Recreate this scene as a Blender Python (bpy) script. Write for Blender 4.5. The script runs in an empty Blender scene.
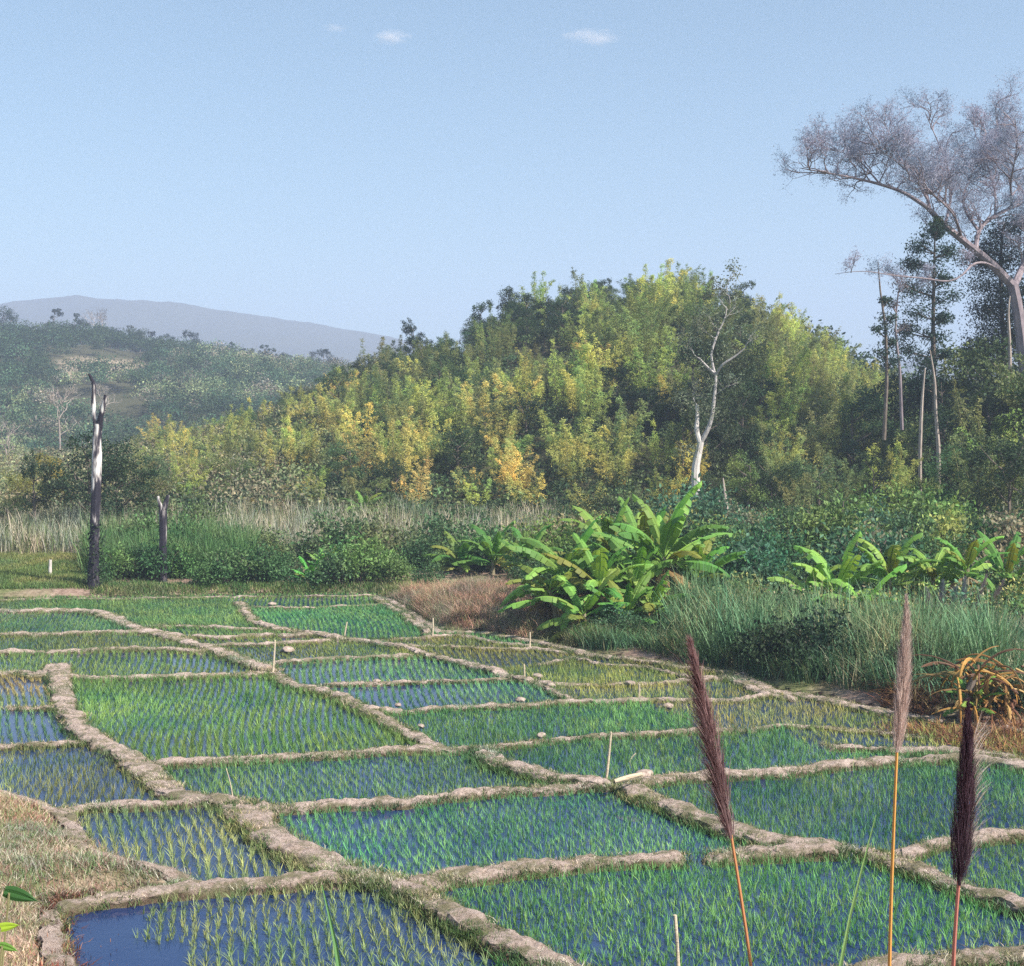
import bpy, math, random
import numpy as np
from collections import deque
rng = np.random.default_rng(7); random.seed(7)
D = bpy.data; S = bpy.context.scene; COL = S.collection
R = math.radians
# ------------------------------------------------------------------ camera
W, Hh, F = 1024, 966, 1407.0
CZ = 8.0; HORY = 440.0
PITCH = math.atan((Hh/2-HORY)/F)
cam = D.objects.new('camera', D.cameras.new('camera')); COL.objects.link(cam)
cam.data.sensor_fit = 'HORIZONTAL'; cam.data.sensor_width = 36; cam.data.lens = F/W*36
cam.data.clip_start = 0.1; cam.data.clip_end = 20000
cam.location = (0, 0, CZ); cam.rotation_euler = (R(90)-PITCH, 0, 0)
S.camera = cam
cp, sp = math.cos(PITCH), math.sin(PITCH)
def ray(px, py):
    u = (px-W/2)/F; v = -(py-Hh/2)/F
    return u, cp+v*sp, v*cp-sp
def at(px, py, y):                       # world point seen at a pixel, at depth y
    a, b, c = ray(px, py); k = y/b
    return np.array((a*k, y, CZ+c*k))
def gp(px, py, z=0.0):                   # world point on a level plane
    a, b, c = ray(px, py); k = (z-CZ)/c
    return np.array((a*k, b*k, z))
def topx(P):
    P = np.atleast_2d(P); dx, dy, dz = P[:,0], P[:,1], P[:,2]-CZ
    f = dy*cp-dz*sp; u = dy*sp+dz*cp
    return W/2+F*dx/f, Hh/2-F*u/f
# ------------------------------------------------------------------ noise
def _h(i, j, s):
    n = (i*374761393 + j*668265263 + s*1442695041) & 0xffffffff
    n = ((n ^ (n >> 13))*1274126177) & 0xffffffff
    return ((n ^ (n >> 16)) & 0xffff)/65535.0
def vnoise(x, y, s=0):
    x = np.asarray(x, float); y = np.asarray(y, float)
    i = np.floor(x).astype(np.int64); j = np.floor(y).astype(np.int64)
    fx = x-i; fy = y-j; fx = fx*fx*(3-2*fx); fy = fy*fy*(3-2*fy)
    a = _h(i, j, s); b = _h(i+1, j, s); c = _h(i, j+1, s); d = _h(i+1, j+1, s)
    return (a*(1-fx)+b*fx)*(1-fy)+(c*(1-fx)+d*fx)*fy
def fbm(x, y, o=4, s=0):
    r = 0; a = .5
    for k in range(o):
        r = r+a*(vnoise(np.asarray(x)*2**k, np.asarray(y)*2**k, s+k)-.5); a *= .5
    return r
def sstep(t): t = np.clip(t, 0, 1); return t*t*(3-2*t)
# ------------------------------------------------------------------ meshes
class MB:
    def __init__(s): s.V = []; s.Q = []; s.A = []; s.n = 0
    def add(s, V, Q, A=None):
        V = np.asarray(V, float).reshape(-1, 3); Q = np.asarray(Q, np.int64).reshape(-1, 4)
        if A is None: A = np.full(len(V), .5)
        A = np.asarray(A, float)
        if A.ndim == 0: A = np.full(len(V), float(A))
        s.V.append(V); s.Q.append(Q+s.n); s.A.append(A); s.n += len(V); return s
    def arrays(s):
        return np.concatenate(s.V), np.concatenate(s.Q), np.concatenate(s.A)
    def mesh(s, name, mat, smooth=False):
        V, Q, A = s.arrays(); return mk(name, V, Q, A, mat, smooth)
def mk(name, V, Q, A, mat, smooth=False, C=None):
    m = D.meshes.new(name); nv, nq = len(V), len(Q)
    m.vertices.add(nv); m.vertices.foreach_set('co', np.asarray(V, np.float32).ravel())
    m.loops.add(nq*4); m.loops.foreach_set('vertex_index', np.asarray(Q, np.int32).ravel())
    m.polygons.add(nq); m.polygons.foreach_set('loop_start', np.arange(0, nq*4, 4, dtype=np.int32))
    m.polygons.foreach_set('use_smooth', np.full(nq, smooth))
    if A is not None:
        at_ = m.attributes.new('v', 'FLOAT', 'POINT'); at_.data.foreach_set('value', np.asarray(A, np.float32))
    if C is not None:
        at_ = m.attributes.new('col', 'FLOAT_COLOR', 'POINT')
        at_.data.foreach_set('color', np.concatenate([C, np.ones((len(C), 1))], 1).astype(np.float32).ravel())
    m.update(calc_edges=True); m.validate()
    if mat: m.materials.append(mat)
    return m
def link(name, mesh, parent=None, color=None):
    o = D.objects.new(name, mesh); COL.objects.link(o)
    if parent: o.parent = parent
    if color is not None: o.color = (*color, 1)
    return o
def tag(o, label=None, cat=None, group=None, kind=None):
    if label: o['label'] = label
    if cat: o['category'] = cat
    if group: o['group'] = group
    if kind: o['kind'] = kind
    return o
def empty(name, loc, label, cat, group=None, rz=0, sc=1):
    o = D.objects.new(name, None); COL.objects.link(o); o.location = loc
    o.rotation_euler = (0, 0, rz); o.scale = (sc,)*3 if not hasattr(sc, '__len__') else sc
    o.empty_display_size = .3
    return tag(o, label, cat, group)
def nrm(v):
    v = np.asarray(v, float); return v/np.maximum(np.linalg.norm(v, axis=-1, keepdims=True), 1e-9)
def tube(mb, pts, rad, n=7, a=.5, lump=0, cap=True):
    pts = np.asarray(pts, float); k = len(pts); rad = np.broadcast_to(np.asarray(rad, float), (k,))
    T = nrm(np.gradient(pts, axis=0)); ref = np.array((0.31, 0.9, 0.2))
    U = nrm(np.cross(T, ref)); Vv = np.cross(T, U)
    th = np.arange(n)*2*math.pi/n
    r = rad[:, None]*(1+lump*rng.uniform(-1, 1, (k, n)))
    P = pts[:, None]+r[..., None]*(np.cos(th)[None, :, None]*U[:, None]+np.sin(th)[None, :, None]*Vv[:, None])
    i = np.arange(k-1)[:, None]*n; j = np.arange(n)[None]; j2 = (j+1) % n
    Q = np.stack([i+j, i+j2, i+n+j2, i+n+j], -1).reshape(-1, 4)
    av = np.full(k*n, a) if np.isscalar(a) else np.repeat(a, n)
    mb.add(P.reshape(-1, 3), Q, av)
    if cap and n >= 4:
        e = (k-1)*n; V = P[-1]; c = V.mean(0)
        qs = [[0, t, t+1, n] for t in range(0)]
        Vc = np.concatenate([V, [c]]); Qc = [[t, (t+1) % n, (t+1) % n, n] for t in range(n)]
        # close with quads through the centre
        Qc = [[t, (t+1) % n, (t+2) % n, n] for t in range(0, n-1, 2)]
        if n % 2: Qc.append([n-1, 0, (1) % n, n])
        mb.add(Vc, Qc, av[-1])
def spline(pts, n):
    pts = np.asarray(pts, float); k = len(pts)
    d = np.r_[0, np.cumsum(np.linalg.norm(np.diff(pts, axis=0), axis=1))]
    t = np.linspace(0, d[-1], n); out = np.stack([np.interp(t, d, pts[:, c]) for c in range(pts.shape[1])], 1)
    for _ in range(2): out[1:-1] = (out[:-2]+2*out[1:-1]+out[2:])/4
    return out
def leaves(mb, C, Dr, L, Wd, a=None, droop=0.0):
    """diamond leaf blades: centres C, long axes Dr"""
    N = len(C); Dr = nrm(Dr); L = np.broadcast_to(L, (N,)); Wd = np.broadcast_to(Wd, (N,))
    s = nrm(np.cross(Dr, rng.normal(size=(N, 3)))); h = (Dr*L[:, None])/2; w = s*Wd[:, None]/2
    nn = np.cross(Dr, s)*(L*.08)[:, None]
    V = np.stack([C-h, C+w+nn, C+h-nn*droop*3, C-w+nn], 1).reshape(-1, 3)
    Q = np.arange(N*4).reshape(-1, 4)
    if a is None: a = rng.uniform(0, 1, N)
    mb.add(V, Q, np.repeat(np.broadcast_to(a, (N,)), 4))
def blades(mb, B, Dr, L, Wd, bend, seg=2, a=None, side=None):
    """grass blades: bases B, lean directions Dr (unit, mostly up), length, width, bend (sideways curl)"""
    N = len(B); Dr = nrm(Dr); L = np.broadcast_to(L, (N,)); Wd = np.broadcast_to(Wd, (N,)); bend = np.broadcast_to(bend, (N,))
    th = rng.uniform(0, 2*math.pi, N); hz = np.stack([np.cos(th), np.sin(th), np.zeros(N)], 1)
    lean = Dr.copy(); lean[:, 2] = 0; lean = lean+hz*.15; lean = nrm(lean)
    s = nrm(np.cross(lean+hz*.6, (0, 0, 1.0)))
    rows = []
    for k in range(seg+1):
        t = k/seg; c = B+Dr*(L*t)[:, None]+lean*(bend*L*t*t)[:, None]-np.array((0, 0, 1.0))*(bend*L*.35*t**3)[:, None]
        w = Wd*(1-t*.88)*(.6+.8*min(t*3, 1)*(1-.3*t))
        rows.append(c-s*(w/2)[:, None]); rows.append(c+s*(w/2)[:, None])
    V = np.stack(rows, 1); m = 2*(seg+1)
    q = np.array([[2*k, 2*k+1, 2*k+3, 2*k+2] for k in range(seg)])
    Q = (np.arange(N)[:, None, None]*m+q[None]).reshape(-1, 4)
    if a is None: a = rng.uniform(0, 1, N)
    mb.add(V.reshape(-1, 3), Q, np.repeat(np.broadcast_to(a, (N,)), m))
# ------------------------------------------------------------------ materials
def nt(name):
    m = D.materials.new(name); m.use_nodes = True; n = m.node_tree; n.nodes.clear()
    out = n.nodes.new('ShaderNodeOutputMaterial'); return m, n, out
def N(n, t, **k):
    x = n.nodes.new(t)
    for a, b in k.items():
        if a in x.inputs: x.inputs[a].default_value = b
        else: setattr(x, a, b)
    return x
def ramp(n, fac, stops):
    r = n.nodes.new('ShaderNodeValToRGB'); e = r.color_ramp.elements
    while len(e) < len(stops): e.new(.5)
    for i, (p, c) in enumerate(stops): e[i].position = p; e[i].color = (*c, 1)
    n.links.new(fac, r.inputs[0]); return r.outputs[0]
def mixc(n, f, a, b, mode='MIX'):
    x = n.nodes.new('ShaderNodeMix'); x.data_type = 'RGBA'; x.blend_type = mode
    for s, v in ((0, f), (6, a), (7, b)):
        if hasattr(v, 'links'): n.links.new(v, x.inputs[s])
        elif s == 0: x.inputs[0].default_value = v
        else: x.inputs[s].default_value = (*v, 1)
    return x.outputs[2]
def leafmat(name, base=None, trans=.3, lo=.55, hi=1.45, attrcol=False, rough=.55, spec=.25, tint=(1, 1, .75), patch=.45):
    """base None: the object's own colour; attrcol: a colour stored per plant"""
    m, n, out = nt(name)
    if attrcol: c = N(n, 'ShaderNodeAttribute', attribute_name='col').outputs['Color']
    elif base is None: c = N(n, 'ShaderNodeObjectInfo').outputs['Color']
    else:
        r_ = N(n, 'ShaderNodeRGB'); r_.outputs[0].default_value = (*base, 1); c = r_.outputs[0]
    ge = N(n, 'ShaderNodeNewGeometry'); nn = N(n, 'ShaderNodeTexNoise'); nn.inputs['Scale'].default_value = patch; nn.inputs['Detail'].default_value = 3
    n.links.new(ge.outputs['Position'], nn.inputs[0]); pf = ramp(n, nn.outputs[0], [(.38, (0, 0, 0)), (.66, (1, 1, 1))])
    c = mixc(n, 1.0, c, mixc(n, pf, (1.12, 1.08, .95), (.62, .88, .85)), 'MULTIPLY')
    v = N(n, 'ShaderNodeAttribute', attribute_name='v').outputs['Fac']
    mr = N(n, 'ShaderNodeMapRange'); n.links.new(v, mr.inputs[0]); mr.inputs[3].default_value = lo; mr.inputs[4].default_value = hi
    cc = N(n, 'ShaderNodeCombineColor'); 
    for i in range(3): n.links.new(mr.outputs[0], cc.inputs[i])
    c2 = mixc(n, 1.0, c, cc.outputs[0], 'MULTIPLY')
    c3 = mixc(n, 1.0, c2, tint, 'MULTIPLY')
    b = N(n, 'ShaderNodeBsdfPrincipled', Roughness=rough); b.inputs['Specular IOR Level'].default_value = spec
    n.links.new(c2, b.inputs['Base Color'])
    t = N(n, 'ShaderNodeBsdfTranslucent'); n.links.new(c3, t.inputs[0])
    mx = N(n, 'ShaderNodeMixShader'); mx.inputs[0].default_value = trans
    n.links.new(b.outputs[0], mx.inputs[1]); n.links.new(t.outputs[0], mx.inputs[2]); n.links.new(mx.outputs[0], out.inputs[0])
    return m
def solid(name, stops, scale=3, rough=.9, bump=.3, stretch=(1, 1, 1), coord='Object', detail=6):
    m, n, out = nt(name)
    tc = N(n, 'ShaderNodeTexCoord'); mp = N(n, 'ShaderNodeMapping'); mp.inputs[3].default_value = stretch
    n.links.new(tc.outputs[coord], mp.inputs[0])
    no = N(n, 'ShaderNodeTexNoise'); no.inputs['Scale'].default_value = scale; no.inputs['Detail'].default_value = detail
    no.inputs['Roughness'].default_value = .65
    n.links.new(mp.outputs[0], no.inputs[0])
    c = ramp(n, no.outputs[0], stops)
    b = N(n, 'ShaderNodeBsdfPrincipled', Roughness=rough); b.inputs['Specular IOR Level'].default_value = .2
    n.links.new(c, b.inputs['Base Color'])
    bp = N(n, 'ShaderNodeBump'); bp.inputs['Strength'].default_value = bump; bp.inputs['Distance'].default_value = .05
    n.links.new(no.outputs[0], bp.inputs['Height']); n.links.new(bp.outputs[0], b.inputs['Normal'])
    n.links.new(b.outputs[0], out.inputs[0]); return m
M = {}
M['leaf'] = leafmat('foliage', trans=.36, lo=.4, hi=1.6)
M['mass'] = leafmat('foliage_mass', attrcol=True, trans=.25)
M['bark'] = solid('bark', [(.3, (.10, .075, .06)), (.7, (.26, .21, .18))], 4, stretch=(3, 3, .6))
M['palebark'] = solid('pale_bark', [(.3, (.42, .36, .33)), (.55, (.68, .62, .58)), (.75, (.8, .75, .7))], 2.5, stretch=(3, 3, .8))
M['culm'] = solid('culm', [(.3, (.14, .14, .06)), (.7, (.30, .27, .14))], 3)
M['mauvebark'] = solid('mauve_bark', [(.3, (.15, .12, .14)), (.7, (.42, .34, .36))], 1.2, stretch=(2, 2, .7))
M['mauvetwig'] = leafmat('mauve_twig', (.44, .41, .56), trans=.45, tint=(1, 1, 1))
M['straw'] = solid('straw', [(.3, (.38, .27, .15)), (.7, (.62, .48, .30))], 6)
M['stake'] = solid('weathered_cane', [(.3, (.45, .36, .25)), (.7, (.72, .60, .45))], 9, stretch=(1, 1, 4))
# ground
def ground_mat():
    m, n, out = nt('ground_soil')
    tc = N(n, 'ShaderNodeTexCoord')
    n1 = N(n, 'ShaderNodeTexNoise'); n1.inputs['Scale'].default_value = .25; n1.inputs['Detail'].default_value = 8
    n2 = N(n, 'ShaderNodeTexNoise'); n2.inputs['Scale'].default_value = 3.0; n2.inputs['Detail'].default_value = 8; n2.inputs['Roughness'].default_value = .7
    for x in (n1, n2): n.links.new(tc.outputs['Object'], x.inputs[0])
    soil = ramp(n, n2.outputs[0], [(.3, (.13, .085, .06)), (.5, (.30, .205, .16)), (.72, (.46, .35, .28))])
    grass = ramp(n, n2.outputs[0], [(.3, (.07, .09, .035)), (.5, (.16, .17, .07)), (.7, (.27, .25, .12))])
    f = ramp(n, n1.outputs[0], [(.42, (0, 0, 0)), (.6, (1, 1, 1))])
    near = mixc(n, f, soil, grass)
    v = N(n, 'ShaderNodeAttribute', attribute_name='v').outputs['Fac']     # 0 mud, .5 bank, 1 wooded
    wood = ramp(n, n2.outputs[0], [(.3, (.03, .035, .018)), (.6, (.10, .095, .05)), (.8, (.17, .14, .08))])
    mud = (.05, .035, .028)
    k1 = ramp(n, v, [(.2, (0, 0, 0)), (.35, (1, 1, 1))]); k2 = ramp(n, v, [(.65, (0, 0, 0)), (.9, (1, 1, 1))])
    c = mixc(n, k1, mud, near); c = mixc(n, k2, c, wood)
    cl = N(n, 'ShaderNodeAttribute', attribute_name='col').outputs['Color']
    clear = ramp(n, n1.outputs[0], [(.38, (.15, .14, .07)), (.5, (.32, .25, .17)), (.62, (.42, .33, .24))])
    c = mixc(n, cl, c, clear)
    b = N(n, 'ShaderNodeBsdfPrincipled', Roughness=.95); b.inputs['Specular IOR Level'].default_value = .15
    n.links.new(c, b.inputs['Base Color'])
    bp = N(n, 'ShaderNodeBump'); bp.inputs['Strength'].default_value = .6; bp.inputs['Distance'].default_value = .12
    n.links.new(n2.outputs[0], bp.inputs['Height']); n.links.new(bp.outputs[0], b.inputs['Normal'])
    n.links.new(b.outputs[0], out.inputs[0]); return m
M['ground'] = ground_mat()
M['greybark'] = solid('grey_bark', [(.3, (.28, .25, .25)), (.7, (.62, .57, .55))], 3, stretch=(3, 3, .7))
M['tanbark'] = solid('tan_bark', [(.3, (.28, .22, .19)), (.7, (.52, .43, .38))], 3, stretch=(3, 3, .7))
def bund_mat():
    m, n, out = nt('bund_earth')
    tc = N(n, 'ShaderNodeTexCoord')
    n1 = N(n, 'ShaderNodeTexNoise'); n1.inputs['Scale'].default_value = .9; n1.inputs['Detail'].default_value = 5
    n2 = N(n, 'ShaderNodeTexNoise'); n2.inputs['Scale'].default_value = 9; n2.inputs['Detail'].default_value = 12; n2.inputs['Roughness'].default_value = .85
    for x in (n1, n2): n.links.new(tc.outputs['Object'], x.inputs[0])
    dry = ramp(n, n2.outputs[0], [(.32, (.16, .115, .09)), (.46, (.46, .345, .29)), (.6, (.70, .56, .49))])
    side_earth = ramp(n, n2.outputs[0], [(.3, (.09, .06, .04)), (.6, (.24, .17, .12))])  # darker earth tone towards the bottom of the bund sides
    v = N(n, 'ShaderNodeAttribute', attribute_name='v').outputs['Fac']
    a = N(n, 'ShaderNodeMath', operation='ADD'); n.links.new(v, a.inputs[0])
    mr = N(n, 'ShaderNodeMapRange'); n.links.new(n1.outputs[0], mr.inputs[0]); mr.inputs[3].default_value = -.4; mr.inputs[4].default_value = .4
    n.links.new(mr.outputs[0], a.inputs[1])
    k = ramp(n, a.outputs[0], [(.5, (0, 0, 0)), (.82, (1, 1, 1))])
    c = mixc(n, k, side_earth, dry)
    n4 = N(n, 'ShaderNodeTexNoise'); n4.inputs['Scale'].default_value = 1.7; n4.inputs['Detail'].default_value = 7; n4.inputs['Roughness'].default_value = .75
    n.links.new(tc.outputs['Object'], n4.inputs[0])
    pt = ramp(n, n4.outputs[0], [(.47, (0, 0, 0)), (.57, (.85, .85, .85))]); c = mixc(n, pt, c, (.20, .185, .10))
    pl = ramp(n, n4.outputs[0], [(.34, (1, 1, 1)), (.44, (0, 0, 0))]); c = mixc(n, pl, c, mixc(n, .6, c, (.78, .62, .55)))
    b = N(n, 'ShaderNodeBsdfPrincipled', Roughness=.95); b.inputs['Specular IOR Level'].default_value = .15
    n.links.new(c, b.inputs['Base Color'])
    bp = N(n, 'ShaderNodeBump'); bp.inputs['Strength'].default_value = 1; bp.inputs['Distance'].default_value = .12
    n.links.new(n2.outputs[0], bp.inputs['Height']); n.links.new(bp.outputs[0], b.inputs['Normal'])
    n.links.new(b.outputs[0], out.inputs[0]); return m
M['bund'] = bund_mat()
def water_mat():
    m, n, out = nt('paddy_water')
    tc = N(n, 'ShaderNodeTexCoord')
    no = N(n, 'ShaderNodeTexNoise'); no.inputs['Scale'].default_value = 6; no.inputs['Detail'].default_value = 4
    n.links.new(tc.outputs['Object'], no.inputs[0])
    n3 = N(n, 'ShaderNodeTexNoise'); n3.inputs['Scale'].default_value = .35; n3.inputs['Detail'].default_value = 3
    n.links.new(tc.outputs['Object'], n3.inputs[0])
    c = ramp(n, n3.outputs[0], [(.35, (.012, .03, .10)), (.65, (.02, .045, .12))])  # blue of the reflected sky put into the base colour
    b = N(n, 'ShaderNodeBsdfPrincipled', Roughness=.06); b.inputs['IOR'].default_value = 1.33
    n.links.new(c, b.inputs['Base Color'])
    bp = N(n, 'ShaderNodeBump'); bp.inputs['Strength'].default_value = .10; bp.inputs['Distance'].default_value = .02
    n.links.new(no.outputs[0], bp.inputs['Height']); n.links.new(bp.outputs[0], b.inputs['Normal'])
    n.links.new(b.outputs[0], out.inputs[0]); return m
M['water'] = water_mat()
def char_mat():
    m, n, out = nt('burnt_wood')
    tc = N(n, 'ShaderNodeTexCoord'); sx = N(n, 'ShaderNodeSeparateXYZ'); n.links.new(tc.outputs['Object'], sx.inputs[0])
    mp = N(n, 'ShaderNodeMapping'); mp.inputs[3].default_value = (3, 3, .7); n.links.new(tc.outputs['Object'], mp.inputs[0])
    no = N(n, 'ShaderNodeTexNoise'); no.inputs['Scale'].default_value = 1.3; no.inputs['Detail'].default_value = 6
    n.links.new(mp.outputs[0], no.inputs[0])
    v = N(n, 'ShaderNodeAttribute', attribute_name='v').outputs['Fac']
    s = N(n, 'ShaderNodeMath', operation='ADD'); n.links.new(v, s.inputs[0])
    mr = N(n, 'ShaderNodeMapRange'); n.links.new(no.outputs[0], mr.inputs[0]); mr.inputs[1].default_value = .25; mr.inputs[2].default_value = .75
    mr.inputs[3].default_value = -.6; mr.inputs[4].default_value = .6; n.links.new(mr.outputs[0], s.inputs[1])
    c = ramp(n, s.outputs[0], [(.32, (.016, .013, .024)), (.48, (.09, .075, .085)), (.66, (.5, .45, .43)), (.85, (.8, .77, .73))])
    b = N(n, 'ShaderNodeBsdfPrincipled', Roughness=.85); n.links.new(c, b.inputs['Base Color'])
    bp = N(n, 'ShaderNodeBump'); bp.inputs['Strength'].default_value = .5; n.links.new(no.outputs[0], bp.inputs['Height']); n.links.new(bp.outputs[0], b.inputs['Normal'])
    n.links.new(b.outputs[0], out.inputs[0]); return m
M['char'] = char_mat()
# ------------------------------------------------------------------ paddy outline and bunds (traced, then set on the ground)
OUT = [(-420,598),(-100,599),(0,599),(130,597),(240,595),(375,594),(402,606),(436,630),(480,632),(540,642),(590,654),(640,660),(690,667),(740,672),
       (770,690),(820,697),(870,709),(930,718),(1024,730),(1150,748),(1420,790),(1700,1180),(240,1180),(85,1000),(62,966),(52,914),(100,897),(200,886),(196,879),
       (140,868),(100,857),(75,835),(62,814),(30,803),(0,797),(-420,792)]
POLY = np.array([gp(*p)[:2] for p in OUT])
def seg_dist(P, A, B):
    d = B-A; t = np.clip(((P-A)@d)/max(d@d, 1e-9), 0, 1)
    return np.hypot(*(P-(A+t[:, None]*d)).T)
def polysd(X, Y):
    sh = np.shape(X); P = np.stack([np.ravel(X), np.ravel(Y)], 1).astype(float)
    dm = np.full(len(P), 1e9); ins = np.zeros(len(P), bool); n = len(POLY)
    for i in range(n):
        A, B = POLY[i], POLY[(i+1) % n]
        dm = np.minimum(dm, seg_dist(P, A, B))
        c = ((A[1] > P[:, 1]) != (B[1] > P[:, 1]))
        with np.errstate(divide='ignore', invalid='ignore'):
            xi = (B[0]-A[0])*(P[:, 1]-A[1])/(B[1]-A[1]+1e-12)+A[0]
        ins ^= c & (P[:, 0] < xi)
    return np.where(ins, -dm, dm).reshape(sh)
# bunds: (width, height, [px points])
BUNDS = [
 (1.15, .30, [(-60,612),(0,610),(60,609),(100,612),(125,623),(150,631),(185,640),(205,645),(240,658),(275,671)]),
 (.8, .25, [(275,671),(290,682),(320,690),(345,697),(365,708),(395,723),(420,737),(440,748)]),
 (1.0, .34, [(480,748),(500,763),(540,774),(580,781),(612,784)]),
 (.95, .32, [(628,781),(645,795),(680,808),(720,824),(765,836),(800,842),(850,848)]),
 (.85, .30, [(850,848),(872,850),(900,862),(950,880),(1024,905),(1100,930)]),
 (1.1, .30, [(56,664),(60,690),(66,708),(80,725),(95,738),(112,747),(137,760),(158,777),(178,791),(205,797),(238,801)]),
 (1.25, .32, [(238,801),(250,814),(266,830),(292,845),(320,857),(350,868),(385,881)]),
 (.95, .38, [(385,881),(410,893),(440,908),(480,928),(520,948),(560,966),(620,996)]),
 (.8, .25, [(-60,634),(0,633),(60,632),(120,630),(165,632),(188,639)]),
 (.7, .25, [(-60,653),(0,651),(60,650),(120,648),(165,648),(205,651)]),
 (.75, .25, [(-60,676),(0,672),(20,670),(36,675),(50,666),(58,664)]),
 (.75, .25, [(62,674),(100,677),(150,675),(200,674),(250,672),(275,671)]),
 (.5, .2, [(6,705),(35,706),(62,706)]),
 (.5, .18, [(-60,746),(0,744),(30,743),(75,741),(92,740)]),
 (.7, .28, [(150,762),(200,760),(260,757),(330,753),(400,748),(440,747),(480,748)]),
 (.7, .27, [(50,811),(90,803),(140,802),(200,798),(235,799)]),
 (.7, .27, [(240,801),(275,806),(330,803),(400,800),(450,793),(500,788),(560,786),(600,783),(620,782)]),
 (.75, .3, [(50,908),(100,898),(150,890),(200,885),(240,882),(300,877),(350,875),(385,881)]),
 (.85, .36, [(398,886),(440,877),(500,870),(550,864),(600,861),(650,858),(690,856)]),
 (.85, .36, [(703,856),(760,850),(800,849),(845,848)]),
 (.85, .30, [(628,780),(680,775),(720,773),(780,768),(840,763),(900,760),(950,757),(990,758),(1024,765),(1120,780)]),
 (.7, .28, [(895,854),(920,844),(960,836),(1024,831),(1100,826)]),
 (.75, .28, [(800,985),(870,966),(920,956),(970,953),(1024,949),(1100,945)]),
 (.6, .2, [(150,625),(200,624),(240,627),(262,628)]),
 (.8, .28, [(238,601),(245,611),(255,621),(270,627),(290,630),(320,633),(345,638)]),
 (.75, .25, [(345,638),(370,640),(400,645),(420,651),(440,656),(470,663),(500,671),(520,677),(537,679)]),
 (.5, .2, [(537,680),(548,686),(560,692),(577,699)]),
 (.45, .15, [(250,605),(300,606),(370,603),(392,602)]),
 (.6, .25, [(375,597),(400,611),(430,633)]),
 (.7, .2, [(190,634),(220,636),(260,634),(320,633)]),
 (.7, .2, [(205,643),(260,642),(300,641),(335,638)]),
 (.5, .2, [(345,638),(400,637),(430,636),(460,633),(482,638),(512,642),(535,644)]),
 (.45, .18, [(400,643),(450,645),(500,647),(535,647),(565,652)]),
 (.65, .22, [(262,661),(300,659),(340,656),(400,655),(418,654)]),
 (.45, .2, [(315,683),(350,682),(400,681),(450,679),(490,678),(515,677)]),
 (.6, .22, [(362,708),(400,710),(440,706),(480,704),(520,703),(560,700),(600,699),(650,697),(700,698),(740,697),(768,693)]),
 (.6, .22, [(490,745),(540,739),(570,736),(600,733),(650,731),(700,729),(740,727)]),
 (.5, .2, [(537,679),(560,682),(600,683),(650,681),(700,677),(735,676)]),
 (.45, .18, [(540,663),(575,656),(600,662),(640,665),(670,671),(697,677)]),
 (.6, .25, [(725,673),(745,684),(765,693),(800,697)]),
 (.45, .15, [(740,727),(780,722),(820,724),(870,728),(930,735)]),
 (.75, .22, [(375,595),(392,600),(408,611),(440,631),(482,631),(540,641),(590,653),(640,659),(690,666),(740,671)]),
 (.9, .22, [(738,671),(770,689),(820,696),(870,708),(930,717),(1024,729),(1150,747)]),
 (.7, .24, [(-100,790),(0,796),(32,802),(62,813),(76,835),(101,857),(141,868),(200,880)]),
 (.6, .2, [(50,905),(54,925),(64,966),(86,1000)]),
 (.5, .14, [(-200,599),(0,598.5),(130,596.5),(240,595),(375,594)]),
 (.7, .22, [(825,744),(870,746),(900,748),(950,748),(1024,756)]),
]
BW = []
bund_tracks = []
for w, h, pts in BUNDS:
    P = np.array([gp(x, y, .15)[:2] for x, y in pts])
    L = np.linalg.norm(np.diff(P, axis=0), axis=1).sum(); n = max(8, int(L/.11))
    tr = spline(P, n)
    tr[:, 0] += .16*fbm(tr[:, 0]*.7, tr[:, 1]*.7, 3, 11)*2; tr[:, 1] += .25*fbm(tr[:, 0]*.6, tr[:, 1]*.6, 3, 12)*2
    bund_tracks.append((w, h, tr))
def bund_clear(X, Y):
    P = np.stack([X, Y], 1); dm = np.full(len(P), 9.0)
    for w, h, tr in bund_tracks:
        t = tr[::4] if len(tr) > 12 else tr
        t = np.vstack([t, tr[-1:]])
        lo, hi = t.min(0)-2, t.max(0)+2
        idx = np.where((P > lo).all(1) & (P < hi).all(1))[0]
        if not len(idx): continue
        q = P[idx]; d = np.full(len(q), 9.0)
        for i in range(len(t)-1): d = np.minimum(d, seg_dist(q, t[i], t[i+1]))
        dm[idx] = np.minimum(dm[idx], d-w*.36)
    return dm
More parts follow.
